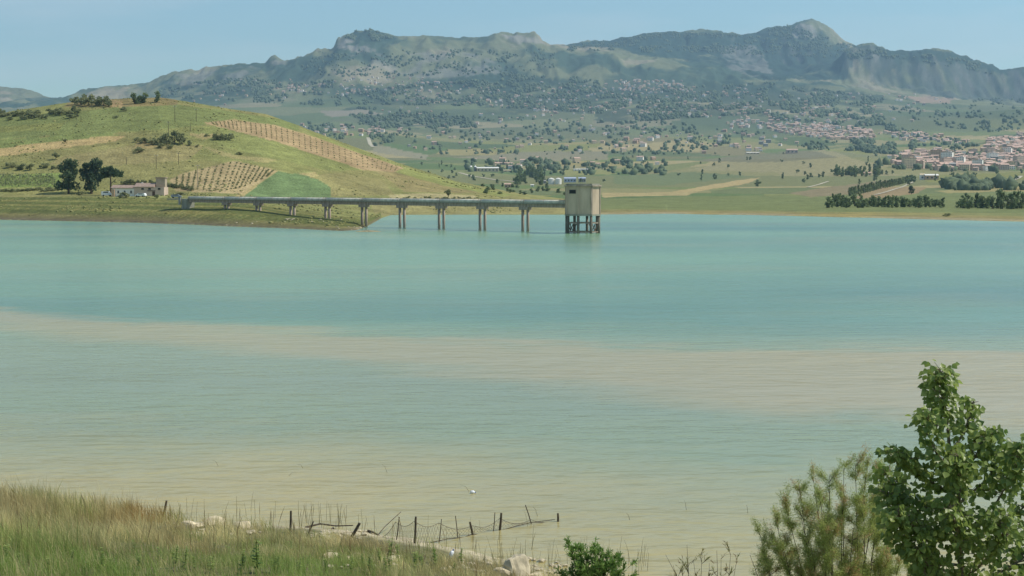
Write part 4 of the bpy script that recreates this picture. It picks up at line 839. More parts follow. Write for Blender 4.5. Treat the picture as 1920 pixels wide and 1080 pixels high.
gs = np.interp(gx, sb_x, sb_y) - gy; gcol = np.array(lin(104, 100, 62))[None, None] * np.ones(gx.shape + (1,)); gw = sm(3.0, .8, gs + 1.2 * fbm(gx / 1.5, gy / 1.5, 3, 407))[..., None]
gcol = gcol * (1 - gw) + np.array(lin(176, 164, 132)) * gw
m, N, L, B = mat('bank_soil'); va = N.new('ShaderNodeVertexColor'); va.layer_name = 'soil'; co = N.new('ShaderNodeTexCoord'); n_ = N.new('ShaderNodeTexNoise'); n_.inputs['Scale'].default_value = 2.5; n_.inputs['Detail'].default_value = 8; L.new(co.outputs['Object'], n_.inputs[0])
mr = N.new('ShaderNodeMapRange'); mr.inputs[1].default_value = .3; mr.inputs[2].default_value = .7; mr.inputs[3].default_value = .65; mr.inputs[4].default_value = 1.3; L.new(n_.outputs[0], mr.inputs[0])
sc_ = N.new('ShaderNodeVectorMath'); sc_.operation = 'SCALE'; L.new(va.outputs[0], sc_.inputs[0]); L.new(mr.outputs[0], sc_.inputs['Scale']); L.new(sc_.outputs[0], B.inputs['Base Color']); B.inputs['Roughness'].default_value = .95
bp = N.new('ShaderNodeBump'); bp.inputs['Distance'].default_value = .15; L.new(n_.outputs[0], bp.inputs['Height']); L.new(bp.outputs[0], B.inputs['Normal'])
tag(obj('bank', mesh_np('bank', np.stack([gx, gy, gz], -1).reshape(-1, 3), gq, [m], {'soil': gcol.reshape(-1, 3)}, smooth=True)), kind='structure')

# ---------------------------------------------------------------- grass
def tintmat(name, transl=.3):
    m, N, L, B = mat(name); va = N.new('ShaderNodeVertexColor'); va.layer_name = 'tint'; L.new(va.outputs[0], B.inputs['Base Color']); B.inputs['Roughness'].default_value = .7; B.inputs['Specular IOR Level'].default_value = .2
    t_ = N.new('ShaderNodeBsdfTranslucent'); L.new(va.outputs[0], t_.inputs[0]); ms = N.new('ShaderNodeMixShader'); ms.inputs[0].default_value = transl; L.new(B.outputs[0], ms.inputs[1]); L.new(t_.outputs[0], ms.inputs[2]); L.new(ms.outputs[0], N['Material Output'].inputs[0]); return m
M['grass'] = tintmat('grass_blades', .4)
rg = np.random.default_rng(31)
n0 = 270000
bx_, by_ = rg.uniform(-27, 9, n0), rg.uniform(27, 66, n0)
tu = fbm(bx_ / .55, by_ / .55, 2, 411); sv = np.interp(bx_, sb_x, sb_y) - by_
keep = (sv > .15) & (rg.random(n0) < np.clip(.55 + 1.1 * tu, .08, 1)) & (np.abs(bx_) < .37 * by_ + 2)
thin = np.interp(bx_, [-20, -13.2, -12, 8], [1, 1, .0, .0]); thin = np.maximum(thin, sm(2.2, 5.2, sv + 1.5 * fbm(bx_ / 1.6, by_ / 1.6, 2, 413))); keep &= rg.random(n0) < .04 + .96 * thin
bx_, by_, tu, sv = bx_[keep], by_[keep], tu[keep], sv[keep]; n = len(bx_); bzv = bank_z(bx_, by_)
hh = np.interp(bx_, [-24, -14, -11.5, -4, 3], [.95, .85, .50, .42, .40]) * np.clip(.55 + .5 * rg.random(n) + .5 * tu, .25, 1.5) * np.where(rg.random(n) < .06, 1.45, 1)
hh *= np.interp(sv, [0, 2, 6, 20], [.8, 1, 1, .9])
az = rg.uniform(0, 6.28, n); ln = hh * (.15 + .75 * rg.random(n) ** 1.5); wd = np.where(rg.random(n) < .1, .010, .0052) * (by_ / 34)
dx, dy = np.cos(az), np.sin(az); dx = dx * .8 - .45; P0 = np.stack([bx_, by_, bzv - .03], 1); fa = rg.uniform(0, 3.14, n); sd_ = np.stack([np.cos(fa), np.sin(fa) * .5, 0 * fa], 1) * wd[:, None]
P1 = P0 + np.stack([dx * ln * .35, dy * ln * .35, hh * .58], 1); P2 = P0 + np.stack([dx * ln, dy * ln, hh], 1)
patch = fbm(bx_ / 1.1, by_ / 2.2, 3, 433); hh_k = 1
cgk = 1 + .35 * patch
V_ = np.stack([P0 - sd_, P0 + sd_, P1 - sd_ * .7, P1 + sd_ * .7, P2], 1).reshape(-1, 3); i5 = (np.arange(n) * 5)[:, None]
Fg = np.concatenate([i5 + [0, 1, 3], i5 + [0, 3, 2], i5 + [2, 3, 4]])
gA, gB, gC, gD = (np.array(lin(*c)) for c in ((158, 166, 96), (222, 208, 152), (184, 164, 114), (140, 162, 84)))
rn = fbm(bx_ / 2.6, by_ / 2.6, 3, 421); w1_ = sm(-.35, .2, rn + .35 * (rg.random(n) - .5)); w2_ = sm(.15, .4, fbm(bx_ / 1.3, by_ / 1.3, 2, 425) + .3 * (rg.random(n) - .5))
cg = gA * (1 - w1_)[:, None] + gB * w1_[:, None]; cg = cg * (1 - .7 * w2_)[:, None] + gC * (.7 * w2_)[:, None]; w3_ = sm(7, 17, sv + 4 * fbm(bx_ / 3, by_ / 3, 2, 429)) * (rg.random(n) < .7); cg = cg * (1 - w3_)[:, None] + gD * w3_[:, None]
or_ = np.exp(-((bx_ + 13.6) / .9) ** 2 - ((by_ - 57) / 2.2) ** 2); cg = cg * (1 - or_)[:, None] + np.array(lin(200, 160, 100)) * or_[:, None]
cg *= ((.7 + .5 * rg.random(n)) * cgk)[:, None]
gr = obj('grass', mesh_np('grass', V_, Fg, [M['grass']], {'tint': np.repeat(cg, 5, 0)})); tag(gr, 'tall dry and green grass covering the near bank', 'grass', kind='stuff')
M['reed'] = plain('dead_reed', lin(128, 122, 92), .9, .2, 9)
# dead stalks and reeds
def stalks(name, spots_, label, hmin, hmax, col_, heads, rr=.006):
    V, Fc, T = [], [], []; rs = np.random.default_rng(len(name))
    for (x, y, z) in spots_:
        h_ = rs.uniform(hmin, hmax); a_ = rs.uniform(0, 6.28); l_ = h_ * rs.uniform(.02, .28); r = rr * (1 + .5 * rs.random()) * y / 45; K = 5; pts = []
        for k_ in range(K): f_ = k_ / (K - 1); pts.append(np.array([x + math.cos(a_) * l_ * f_ ** 2, y + math.sin(a_) * l_ * f_ ** 2, z - .15 + (h_ + .15) * f_]))
        b0 = len(V); c_ = np.array(col_) * rs.uniform(.7, 1.25)
        for k_, p in enumerate(pts):
            rk = r * (1 - .6 * k_ / K) * (3.0 if heads and k_ == K - 2 else 1)
            for q in range(3): V.append(p + rk * np.array([math.cos(q * 2.09), math.sin(q * 2.09), 0])); T.append(c_)
        for k_ in range(K - 1):
            for q in range(3): a0, a1 = b0 + k_ * 3 + q, b0 + k_ * 3 + (q + 1) % 3; Fc += [(a0, a1, a1 + 3), (a0, a1 + 3, a0 + 3)]
    o = obj(name, mesh_np(name, np.array(V), np.array(Fc), [M['grass']], {'tint': np.array(T)})); tag(o, label, 'plants', kind='stuff')
sp = []
for k_ in range(130):
    x = rt.uniform(-24, -1); y = np.interp(x, sb_x, sb_y) - rt.uniform(.5, 14); sp.append((x, y, bz(x, y)))
stalks('dry_stalks', sp, 'thin dark seed stalks rising above the grass', .6, 1.2, lin(140, 122, 86), True, .0045)
sp = [tuple(on_water(rt.uniform(560, 650), rt.uniform(972, 994))) for _ in range(26)] + [tuple(on_water(rt.uniform(900, 1215), rt.uniform(1045, 1082))) for _ in range(130)] + [tuple(on_water(rt.uniform(330, 560), rt.uniform(958, 985))) for _ in range(14)] + [tuple(on_water(rt.uniform(640, 1010), rt.uniform(985, 1050))) for _ in range(26)]
stalks('reeds', sp, 'thin brown reeds standing in the shallow water', .35, .85, lin(112, 108, 66), False, .005)
for u, v, dxp, dyp, lb in [(412, 874, -14, -12, 'bent dead reed poking out of the water, farthest left'), (536, 892, 22, -6, 'curved dead reed in the water above the pale rocks'), (572, 878, -16, -8, 'thin dead reed in the water right of the curved one'), (728, 886, -12, -16, 'leaning dead reed in the open water at lower middle'),
                           (884, 922, -22, -14, 'leaning dead reed beside the white float'), (1288, 956, -6, -20, 'thin dead reed in the water near the twiggy shrub'), (1403, 962, -4, -16, 'thin dead reed left of the feathery shrub'), (1010, 968, -12, -20, 'leaning twig above the far end of the net'), (1183, 975, -10, -14, 'thin dead reed right of the net end')]:
    p = on_water(u, v); s = p.y / FPX; q = Vector((dxp * s, 0, -dyp * s)); tag(MB().tube([(0, 0, -.15), q * .5 + Vector((0, 0, .06)), q], [.010, .007, .003], 5).build('dead_reed', M['reed'], None), lb, 'reed', 'dead reeds in the water').location = p

# ---------------------------------------------------------------- rocks
import bmesh
def rock_mesh(name, seed, m_, flat=.6, sub=2):
    bm = bmesh.new(); bmesh.ops.create_icosphere(bm, subdivisions=sub, radius=.5); r = random.Random(seed); cuts = []
    for _ in range(9): d_ = Vector((r.gauss(0, 1), r.gauss(0, 1), r.gauss(0, 1))).normalized(); cuts.append((d_, r.uniform(.27, .42)))
    for v_ in bm.verts:
        for d_, h_ in cuts:
            e_ = v_.co.dot(d_) - h_
            if e_ > 0: v_.co -= d_ * e_ * .92
        v_.co *= 1 + r.uniform(-.05, .05); v_.co.z = v_.co.z * flat + .14
    me = bpy.data.meshes.new(name); bm.to_mesh(me); bm.free(); me.materials.append(M[m_]); return me
RM = [rock_mesh('limestone', i, 'lime', (.55, .7, .9)[i % 3]) for i in range(7)]; RP = [rock_mesh('shore_stone', 40 + i, 'stone_pale', .6, 1) for i in range(5)]
BM = rock_mesh('boulder', 88, 'stone_pale', 1.0, 3)
def rock(u, v, wpx, hf, i, label, grp='limestone blocks on the bank', name='limestone_rock', asp=1.0):
    p = bank_hit(u, v); s = p.y / FPX * wpx * (1.15 if name == 'limestone_rock' else 1); o = obj(name, RM[i % 7] if name != 'boulder' else BM); o.location = p; o.scale = (s, s * asp, s * hf); o.rotation_euler = (0, 0, i * 1.3); tag(o, label, 'rock', grp)
rock(398, 986, 46, .85, 0, 'largest flat pale limestone block on the left shore'); rock(452, 990, 42, .6, 1, 'pale limestone slab right of the largest block'); rock(352, 992, 34, .7, 2, 'pale limestone rock beside the brown grass tuft'); rock(372, 988, 22, .8, 3, 'small limestone lump left of the largest block')
rock(368, 1006, 28, .7, 4, 'white stone in the grass below the limestone blocks'); rock(969, 1079, 54, 1.5, 5, 'upright pointed boulder at the water edge left of the green bush', name='boulder'); rock(620, 1045, 32, .6, 6, 'pale rock in the grass below the tilted stake'); rock(648, 1052, 24, .6, 0, 'small pale rock right of the grass-bound one')
rock(738, 1052, 34, .6, 1, 'half-buried pale rock near the bottom middle'); rock(940, 1080, 40, .6, 2, 'low pale rock at the foot of the pointed boulder'); rock(1010, 1082, 34, .5, 3, 'low pale rock right of the pointed boulder')
for k_ in range(190):
    r_ = rt.random(); u, v = (rt.uniform(330, 500), rt.uniform(984, 1004)) if r_ < .2 else (rt.uniform(560, 690), rt.uniform(996, 1014)) if r_ < .5 else (rt.uniform(600, 760), rt.uniform(1034, 1066)) if r_ < .65 else (rt.uniform(830, 1060), 1050 + rt.uniform(0, 28))
    try: p = bank_hit(u, v)
    except IndexError: continue
    s = p.y / FPX * rt.uniform(6, 20); o = obj('shore_stone', RP[k_ % 5]); o.location = p; o.scale = (s, s, s * .8); o.rotation_euler = (0, 0, rt.uniform(0, 6)); tag(o, 'small pale stone among those strewn along the near waterline', 'stone', 'stones strewn along the near waterline')

for k_ in range(34):
    u, v = (rt.uniform(530, 570), rt.uniform(408, 415)) if k_ < 8 else (rt.uniform(630, 705), rt.uniform(424, 431)) if k_ < 24 else (rt.uniform(420, 640), rt.uniform(412, 424))
    p = ground(u, v)
    if p is None or p.z < .05: continue
    s = rt.uniform(.5, 1.5); o = obj('spit_stone', RP[k_ % 5]); o.location = p; o.scale = (s, s, s * .7); o.rotation_euler = (0, 0, rt.uniform(0, 6)); tag(o, 'pale stone lying on the low spit under the bridge', 'stone', 'stones on the spit under the bridge')

# ---------------------------------------------------------------- stakes, net, driftwood, litter
def stake(b_, t_, r, label, water=True, m_='wood'):
    p = on_water(*b_) if water else bank_hit(*b_); s = p.y / FPX; q = Vector(((t_[0] - b_[0]) * s, 0, (b_[1] - t_[1]) * s))
    o = MB().tube([-q.normalized() * .5, q * .5 + Vector((.01, 0, 0)), q], [r, r * .95, r * .8], 7).build('stake', M[m_]); o.location = p; tag(o, label, 'stake', 'stakes along the near shore'); return p, q
stake((544, 1000), (546, 957), .045, 'dark upright stake right of the limestone blocks', False); stake((656, 1012), (675, 980), .06, 'thick tilted stake at the left end of the net', False); stake((576, 1006), (588, 977), .03, 'thin tilted stick between the upright and the thick stake', False); stake((306, 968), (313, 938), .05, 'tilted stake behind the brown grass tuft', False)
net = []
for b_, t_, r, lb in [((742, 1022), (749, 968), .022, 'thin pale stake, leftmost standing in the net'), ((777, 1026), (780, 967), .045, 'tallest dark stake holding the net'), ((823, 1017), (828, 972), .018, 'thin stake right of the tallest net stake'), ((858, 1008), (854, 966), .018, 'thin leaning stake in the middle of the net'), ((886, 1003), (881, 978), .045, 'short leaning stake in the middle of the net'),
                      ((925, 996), (928, 960), .018, 'thin stake just left of the upright far stake'), ((937, 994), (940, 961), .05, 'upright dark stake in the far half of the net'), ((996, 982), (985, 946), .022, 'thin leaning twig stake near the far net end'), ((1046, 978), (1046, 962), .045, 'short dark stake at the far end of the net')]: net.append(stake(b_, t_, r, lb))
nt = empty('fishing_net', on_water(777, 1026)); tag(nt, 'sagging thin net strung between stakes in the shallow water', 'net'); org = nt.location
base_ = [on_water(u, v) for u, v in ((706, 1016), (742, 1022), (777, 1026), (823, 1017), (886, 1003), (937, 994), (996, 983), (1046, 977))]; hts = [.15, .85, .95, .72, .35, .45, .18, .1]
cd = MB(); cd.tube([base_[i].lerp(base_[i + 1], f_) - org + Vector((0, 0, .03 + .05 * math.sin(i * 2.3 + f_ * 4) - .03 * math.sin(math.pi * f_))) for i in range(len(base_) - 1) for f_ in (0, .25, .5, .75)], .016, 5); cd.build('bottom_rope', M['wood'], nt)
Pt = []
for i in range(len(base_) - 1):
    for f_ in np.linspace(0, 1, 9, endpoint=False): p = base_[i].lerp(base_[i + 1], f_); h_ = hts[i] * (1 - f_) + hts[i + 1] * f_ - .18 * math.sin(math.pi * f_); Pt.append((p - org, max(.08, h_)))
tr = MB(); tr.tube([p + Vector((0, 0, h_)) for p, h_ in Pt], .008, 4); tr.build('top_cord', M['wood'], nt); ms_ = MB()
for i, (p, h_) in enumerate(Pt):
    if i + 2 < len(Pt): q, h2 = Pt[i + 2]; ms_.tube([p + Vector((0, 0, .05)), q + Vector((0, 0, h2))], .0035, 3); ms_.tube([p + Vector((0, 0, h_)), q + Vector((0, 0, .05))], .0035, 3)
ms_.build('mesh', M['wood'], nt)
def drift(pts, r, label):
    P_ = [on_water(u, v) + Vector((0, 0, z)) for u, v, z in pts]; o = MB().tube([p - P_[0] for p in P_], [r * (1 - .6 * i / len(P_)) for i in range(len(P_))], 6).build('driftwood', M['wood']); o.location = P_[0]; tag(o, label, 'driftwood', 'driftwood on the near shore')
drift([(572, 994, .1), (600, 990, .16), (630, 992, .12), (662, 996, .22)], .04, 'long grey branch lying at the waterline left of the thick stake'); drift([(612, 1006, .08), (625, 1000, .2), (632, 1004, .1)], .06, 'dark forked driftwood stub on the pebbles'); drift([(690, 996, .02), (700, 1003, .1), (712, 1006, .02)], .045, 'dark driftwood piece at the near end of the net')
drift([(700, 1016, .05), (722, 1002, .3), (752, 990, .62)], .02, 'bent pole leaning from the bank toward the tallest net stake')
M['plastic'] = plain('white_plastic', lin(236, 238, 240), .4, .04, 4); M['blue'] = plain('blue_plastic', lin(70, 110, 170), .4, .05, 4)
p = bank_hit(843, 1046); bo = empty('plastic_bottle', p, .4); bo.rotation_euler = (0, .5, .4); tag(bo, 'white plastic bottle with blue cap on the near waterline', 'bottle'); MB().tube([(0, 0, 0), (0, 0, .2), (0, 0, .26)], [.07, .07, .03], 10).build('body', M['plastic'], bo, True); MB().tube([(0, 0, .261), (0, 0, .31)], .035, 8).build('cap', M['blue'], bo)
p = on_water(886, 925); fl = empty('float', p); tag(fl, 'tiny white float on the open water beyond the net', 'float'); MB().tube([(-.09, 0, .03), (-.05, 0, .05), (.05, 0, .05), (.09, 0, .03)], [.03, .07, .07, .03], 8).build('body', M['plastic'], fl, True); MB().tube([(.09, 0, .03), (.13, 0, .04)], .025, 6).build('neck', M['blue'], fl)

# ---------------------------------------------------------------- leafy weeds in the grass
M['f_weed'] = leafmat('weed_leaves', lin(92, 122, 58), lin(170, 184, 108), .45, .5, 2.0)
def leaf_poly(wid, fold=.12, narrow=False):
    """one leaf along +Y with midrib on x = 0, length 1: vertices and triangles"""
    prof = [(0, .0), (.12, .34), (.3, .5), (.5, .44), (.75, .22), (1.0, 0)] if not narrow else [(0, 0), (.25, .5), (.6, .4), (1, 0)]
    V, Fc = [], []
    for y, x in prof: V += [(-x * wid, y, fold * x), (0, y, -.04 * math.sin(y * 3.1)), (x * wid, y, fold * x)]
    for i in range(len(prof) - 1):
        a = i * 3
        if i == 0: Fc += [(1, 4, 3), (1, 5, 4)]
        elif i == len(prof) - 2: Fc += [(a, a + 1, a + 4), (a + 1, a + 2, a + 4)]
        else: Fc += [(a, a + 1, a + 4), (a, a + 4, a + 3), (a + 1, a + 2, a + 5), (a + 1, a + 5, a + 4)]
    return np.array(V, float), np.array(Fc)
def join_leaves(name, frames, leaf, material):
    LV, LF = leaf; n = len(frames); Mx = np.array([[list(r) for r in f.to_4x4()] for f in frames]); H = np.concatenate([LV, np.ones((len(LV), 1))], 1)
    V = np.einsum('nij,kj->nki', Mx, H)[..., :3].reshape(-1, 3); return mesh_np(name, V, (LF[None] + (np.arange(n) * len(LV))[:, None, None]).reshape(-1, 3), [material], smooth=True)
def frame(p, d_, nrm_, size, wid=1.0):
    y = Vector(d_).normalized(); x = y.cross(Vector(nrm_)); x = x.normalized() if x.length > 1e-4 else y.orthogonal().normalized(); z = x.cross(y)
    return Matrix.Translation(p) @ Matrix((x * size * wid, y * size, z * size)).transposed().to_4x4()
rv = random.Random(9); rvec = lambda: Vector((rv.gauss(0, 1), rv.gauss(0, 1), rv.gauss(0, 1))).normalized()
WL = leaf_poly(.8); weeds = []
for k_ in range(4):
    fr_, st = [], MB()
    for _ in range(3):
        a_ = rv.uniform(0, 6.28); tip = Vector((math.cos(a_) * .13, math.sin(a_) * .13, rv.uniform(.75, 1.0))); st.tube([(0, 0, -.1), tip * .5, tip], [.012, .009, .004], 5)
        for j in range(15): f_ = .15 + .85 * j / 15; q = rv.uniform(0, 6.28); fr_.append(frame(tip * f_, (math.cos(q), math.sin(q), rv.uniform(-.2, .6)), (0, 0, 1), rv.uniform(.10, .2) * (1.15 - .5 * f_)))
    weeds.append((st.mesh('weed_stem', M['f_weed']), join_leaves('weed_leaves', fr_, WL, M['f_weed'])))
def weed(u, v, hpx, i, label, grp):
    p = bank_hit(u, v); o = empty('weed', p, rv.uniform(0, 6)); tag(o, label, 'plant', grp); h_ = hpx * p.y / FPX; a_ = obj('stem', weeds[i % 4][0], o); b_ = obj('leaves', weeds[i % 4][1], o); a_.scale = b_.scale = (h_, h_, h_)
weed(482, 1076, 82, 0, 'tall broad-leaved weed rising above the grass under the rocks', None); weed(452, 1078, 52, 1, 'shorter broad-leaved weed left of the tall one', None)
for u, v, h_ in [(300, 1062, 44), (345, 1072, 50), (396, 1076, 46), (258, 1078, 40), (520, 1078, 44), (560, 1076, 36), (14, 1066, 52), (40, 1078, 40), (90, 1078, 36), (160, 1078, 34), (210, 1074, 32), (610, 1078, 34), (660, 1076, 30), (790, 1070, 34), (780, 1056, 26), (700, 1078, 30), (850, 1078, 26), (330, 1050, 30), (120, 1062, 30), (580, 1060, 28)] + [(rv.uniform(-10, 900), 0, 0) for _ in range(34)]:
    if v == 0: v = rv.uniform(max(1030, 1000 + u * .06), 1080); h_ = rv.uniform(22, 48)
    weed(u, v, h_, int(u), 'leafy green weed in the grass along the bottom of the bank', 'leafy weeds along the bank')

# ---------------------------------------------------------------- poplar at the right
DP = 15.5
M['f_poplar'] = leafmat('poplar_leaves', lin(88, 118, 52), lin(176, 190, 104), .48, .40, 1.6, spec=.45); M['bark_poplar'] = plain('poplar_bark', lin(120, 112, 92), .9, .25, 8, .3)
gb = bz(at(1800, 1000, DP).x, DP); base_p = Vector((at(1812, 1000, DP).x, DP, gb)); pop = empty('poplar_tree', base_p); tag(pop, 'young poplar with broad green leaves and a tall leading shoot at the right edge', 'tree')
tk = MB(); br_ = MB(); PL = leaf_poly(1.0, .16); leaves = []
def limb(mb, pts, r0, r1):
    n = len(pts); mb.tube(pts, [r0 + (r1 - r0) * i / (n - 1) for i in range(n)], 6)
def px(u, v, dd=0.0): return at(u, v, DP + dd) - base_p
def foliate(a_, b_, n, rad, size):
    """leaves on short twigs round the piece of shoot a-b"""
    for _ in range(n):
        f_ = rv.random(); p = a_.lerp(b_, f_); d_ = rvec(); d_.z = abs(d_.z) * .6 + .1 * rv.random(); q = p + d_ * rad * rv.uniform(.25, 1.0) * (1.1 - .35 * f_)
        if rv.random() < .45: br_.tube([p, q], [.005, .002], 4)
        for _k in range(rv.choice((1, 2, 2, 3))):
            o_ = rvec() * .05; o_.z -= .02; tipd = Vector((d_.x * .6 + o_.x * 8, d_.y * .6 + o_.y * 8, -.55 + rv.gauss(0, .35))); nr_ = Vector((rv.gauss(.15, .6), rv.gauss(-.5, .6), rv.uniform(.2, 1.0)))
            leaves.append(frame(q + o_, tipd, nr_, size * rv.uniform(.65, 1.2), .95))
stem = [Vector((0, 0, -.2)), px(1806, 1120, .1), px(1798, 1000), px(1788, 900), px(1776, 800), px(1764, 700)]; limb(tk, stem, .045, .006)
shoots = [([(1800, 1060), (1725, 1050), (1690, 1010), (1668, 968)], [0, -.1, -.2, -.2], 50, .20), ([(1798, 1010), (1720, 990), (1680, 950), (1660, 915)], [0, .1, .1, .1], 46, .18), ([(1788, 900), (1776, 800), (1766, 740), (1762, 692)], [0, 0, 0, 0], 78, .20), ([(1790, 930), (1740, 900), (1690, 862), (1676, 846)], [0, -.1, -.2, -.25], 64, .20), ([(1792, 960), (1730, 950), (1680, 920), (1664, 884)], [0, .1, .25, .3], 60, .20), ([(1786, 890), (1756, 850), (1738, 806), (1742, 770)], [0, -.2, -.3, -.3], 44, .16),
          ([(1782, 850), (1808, 810), (1822, 770), (1826, 752)], [0, .1, .2, .2], 26, .13), ([(1788, 910), (1826, 860), (1850, 828), (1862, 812)], [0, -.15, -.2, -.2], 44, .18), ([(1792, 950), (1850, 900), (1890, 860), (1884, 842)], [0, .1, .2, .3], 56, .20), ([(1800, 1010), (1870, 940), (1905, 880), (1918, 832)], [0, -.1, -.3, -.3], 64, .22),
          ([(1800, 1020), (1890, 980), (1950, 920), (1975, 850)], [0, .2, .3, .4], 60, .24), ([(1798, 1000), (1740, 1000), (1700, 980), (1680, 960)], [0, -.2, -.4, -.4], 60, .22), ([(1804, 1080), (1740, 1060), (1720, 1030), (1730, 1000)], [0, -.3, -.4, -.4], 50, .22), ([(1804, 1090), (1860, 1040), (1880, 1000), (1870, 960)], [0, -.3, -.5, -.5], 70, .24),
          ([(1806, 1110), (1900, 1060), (1940, 1030), (1960, 980)], [0, .1, .2, .2], 60, .24), ([(1798, 960), (1800, 920), (1796, 880), (1800, 850)], [-.1, -.35, -.4, -.4], 60, .22), ([(1800, 1040), (1800, 1010), (1790, 980), (1780, 940)], [-.1, -.4, -.5, -.5], 64, .24), ([(1808, 1140), (1760, 1110), (1740, 1090), (1730, 1060)], [0, -.2, -.3, -.3], 50, .22), ([(1808, 1140), (1850, 1110), (1890, 1100), (1930, 1080)], [0, -.2, -.3, -.3], 70, .24)]
for pts, dds, n_, rad in shoots:
    P_ = [px(u, v, d_) for (u, v), d_ in zip(pts, dds)]; limb(br_, P_, .016, .004)
    for i in range(len(P_) - 1): foliate(P_[i], P_[i + 1], int(n_ * (.55, 1.2, 1.2)[i]), rad, .068)
foliate(px(1766, 740), px(1761, 694), 14, .10, .07)
tk.build('trunk', M['bark_poplar'], pop, True); br_.build('branches', M['bark_poplar'], pop)
leaves.sort(key=lambda f_: -f_.to_scale()[1] / (f_.translation.y + DP))
lm = [mesh_np('poplar_leaf', *leaf_poly(w_, f_), [M['f_poplar']], smooth=True) for w_, f_ in ((1.0, .16), (.9, .3), (1.05, .05))]
def in_view(f_):
    g_ = f_.translation + base_p; return abs(g_.x) < .335 * g_.y and g_.z > 9.0
vis = [f_ for f_ in leaves if in_view(f_)][:300]; vid = set(id(f_) for f_ in vis)
for i, f_ in enumerate(vis): o = obj('leaf', lm[i % 3], pop); o.matrix_local = f_
tag(obj('foliage', join_leaves('foliage', [f_ for f_ in leaves if id(f_) not in vid], PL, M['f_poplar']), pop), kind='stuff')

# ---------------------------------------------------------------- tamarisk, twiggy shrub and willow bush
def needles(rngs, segs, n_per, spread, length, width, tints, taper=True):
    """feathery sprays: thin needles round twig pieces (a, b)"""
    A = np.array([tuple(a) for a, b in segs]); Bq = np.array([tuple(b) for a, b in segs]); n = len(segs) * n_per; k_ = np.repeat(np.arange(len(segs)), n_per)
    f_ = rngs.random(n)[:, None]; p = A[k_] + (Bq[k_] - A[k_]) * f_; d_ = Bq[k_] - A[k_]; d_ /= np.linalg.norm(d_, axis=1)[:, None]; d_ = d_ + spread * rngs.normal(size=(n, 3)); d_ /= np.linalg.norm(d_, axis=1)[:, None]
    p = p + rngs.normal(size=(n, 3)) * (.022 if not taper else 0); l_ = length * (.5 + rngs.random(n))[:, None]; s_ = np.cross(d_, rngs.normal(size=(n, 3))); s_ /= np.linalg.norm(s_, axis=1)[:, None]; q = p + d_ * l_; s_ *= width
    if not taper: V = np.stack([p - s_, p + s_, q], 1).reshape(-1, 3); Fc = (np.arange(n) * 3)[:, None] + np.array([[0, 1, 2]]); k5 = 3
    else: V = np.stack([p - s_ * .5, p + s_ * .5, p + d_ * l_ * .5 + s_, q, p + d_ * l_ * .5 - s_], 1).reshape(-1, 3); i5 = (np.arange(n) * 5)[:, None]; Fc = np.concatenate([i5 + [0, 1, 2], i5 + [0, 2, 4], i5 + [4, 2, 3]]); k5 = 5
    t_ = np.array(tints)[rngs.integers(0, len(tints), len(segs))][k_] * (.75 + .5 * rngs.random(n))[:, None]
    return V, Fc, np.repeat(t_, k5, 0)
def shrub(name, label, D0, bu, bv, tips, wood_m, foliage, r0, sub, twig, rseed, cat='shrub', spray=None, bare=0.0):
    rs = random.Random(rseed); gpt = at(bu, bv, D0); z0 = bz(gpt.x, D0) if foliage is not None or True else 0; b0 = Vector((gpt.x, D0, z0)); o = empty(name, b0); tag(o, label, cat); w_ = MB(); segs = []
    for (u, v, dd) in tips:
        t_ = at(u, v, D0 + dd) - b0; c1 = t_ * .35 + Vector((0, 0, .12 * t_.z)) + Vector((rs.gauss(0, .05), rs.gauss(0, .08), 0)); c2 = t_ * .7 + Vector((rs.gauss(0, .05), rs.gauss(0, .08), .05)); P_ = [Vector((rs.gauss(0, .05), rs.gauss(0, .05), -.15)), c1, c2, t_]; limb(w_, P_, r0, r0 * .15)
        for k_ in range(sub):
            f_ = rs.uniform(.3, 1.0); i = min(2, int(f_ * 3)); p = P_[i].lerp(P_[i + 1], f_ * 3 - i); ax = (P_[i + 1] - P_[i]).normalized()
            d_ = (ax * 1.0 + Vector((rs.gauss(0, .55), rs.gauss(0, .55), rs.gauss(.25, .4)))).normalized(); q = p + d_ * twig * rs.uniform(.5, 1.2) * (1.15 - .5 * f_); m_ = p.lerp(q, .5) + Vector((rs.gauss(0, .02), rs.gauss(0, .02), .01)); w_.tube([p, m_, q], [r0 * .28, r0 * .2, r0 * .08], 4)
            if rs.random() >= bare: segs += [(p.lerp(m_, .4), m_), (m_, q), (m_, q)]
            for _ in range(3):
                p2 = p.lerp(q, rs.uniform(.3, .95)); d2 = (d_ + Vector((rs.gauss(0, .6), rs.gauss(0, .6), rs.gauss(.2, .4)))).normalized(); q2 = p2 + d2 * twig * .5; w_.tube([p2, q2], [r0 * .13, r0 * .05], 3)
                if rs.random() >= bare: segs += [(p2, q2)]
    w_.build('branches', M[wood_m], o)
    if segs and spray: V, Fc, T = needles(np.random.default_rng(rseed), segs, *spray); tag(obj('foliage', mesh_np('foliage', V, Fc, [M['grass']], {'tint': T}), o), kind='stuff')
    return o
M['bark_dark'] = plain('dark_bark', lin(74, 62, 50), .95, .3, 8, .3)
tg = [lin(164, 176, 98), lin(178, 186, 112), lin(146, 162, 88), lin(168, 178, 100), lin(188, 192, 128), lin(170, 180, 104), lin(158, 172, 94), lin(196, 164, 118)]
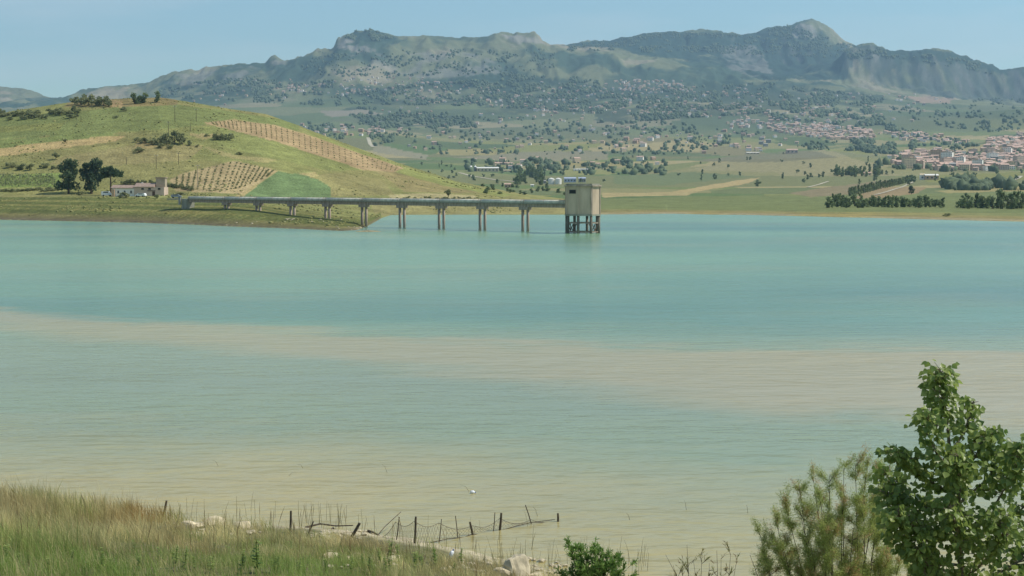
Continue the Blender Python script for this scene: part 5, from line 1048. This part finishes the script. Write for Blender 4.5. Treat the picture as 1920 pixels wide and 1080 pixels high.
shrub('tamarisk', 'feathery grey-green shrub with rusty sprays left of the poplar', 18.0, 1590, 1240,
      [(1497, 898, 0), (1524, 892, .3), (1556, 890, -.2), (1582, 880, .2), (1604, 872, -.3), (1628, 866, .1), (1652, 880, -.2), (1660, 900, .3), (1470, 940, .2), (1452, 962, -.2), (1446, 990, .1), (1424, 998, -.1), (1406, 1040, .1), (1500, 960, -.5), (1540, 950, -.6), (1580, 940, -.5), (1620, 930, -.6), (1650, 950, -.5), (1470, 1030, -.4), (1520, 1020, -.7),
       (1560, 1000, -.7), (1600, 990, -.8), (1640, 1000, -.7), (1680, 980, -.3), (1690, 1040, -.5), (1660, 1060, -.7), (1500, 1070, -.5), (1560, 1060, -.8), (1620, 1050, -.8), (1720, 1060, -.1), (1440, 1070, -.2), (1600, 1090, -.8), (1700, 1090, -.5)], 'bark_dark', None, .015, 19, .30, 21, spray=(78, .85, .034, .0024, tg, False))
shrub('twiggy_shrub', 'half-bare twiggy shrub at the bottom edge left of the feathery one', 30.0, 1330, 1180,
      [(1248, 1040, 0), (1262, 1060, .2), (1288, 1022, 0), (1300, 1050, -.2), (1316, 1040, .2), (1330, 1056, 0), (1344, 1032, .1), (1352, 1046, -.2), (1370, 1040, .1), (1380, 1058, 0), (1276, 1066, -.2)], 'bark_dark', None, .018, 7, .32, 22, spray=(5, .3, .08, .006, [lin(128, 132, 72), lin(150, 142, 86), lin(140, 116, 80)]), bare=.25)
shrub('willow_bush', 'dense bright green bush at the water edge, bottom middle', 43.0, 1122, 1120,
      [(1066, 1024, 0), (1072, 1040, .3), (1084, 1030, -.2), (1096, 1040, .1), (1108, 1036, -.3), (1118, 1030, 0), (1128, 1038, .2), (1140, 1044, -.2), (1152, 1050, 0), (1166, 1052, .2), (1178, 1064, -.1), (1188, 1076, .1), (1062, 1060, -.2), (1080, 1066, -.4), (1100, 1060, -.5), (1122, 1060, -.5), (1144, 1066, -.4), (1162, 1074, -.3), (1060, 1082, 0)], 'bark', None, .018, 8, .34, 23, spray=(7, .5, .12, .016, [lin(120, 150, 74), lin(146, 172, 96), lin(100, 132, 62)]))
# ---------------------------------------------------------------- haze
hx, hy0, hy1, hz0, hz1 = 10800, -120, 12100, -8, 1150
hz = MB().box((0, (hy0 + hy1) / 2, (hz0 + hz1) / 2), (2 * hx, hy1 - hy0, hz1 - hz0)).build('haze'); tag(hz, kind='stuff')
m = bpy.data.materials.new('haze_air'); m.use_nodes = True; N = m.node_tree.nodes; N.clear()
pv = N.new('ShaderNodeVolumePrincipled'); ou = N.new('ShaderNodeOutputMaterial'); m.node_tree.links.new(pv.outputs[0], ou.inputs['Volume'])
pv.inputs['Color'].default_value = (.50, .77, 1.0, 1); pv.inputs['Density'].default_value = 6.5e-5; pv.inputs['Anisotropy'].default_value = .3
hz.data.materials.append(m)
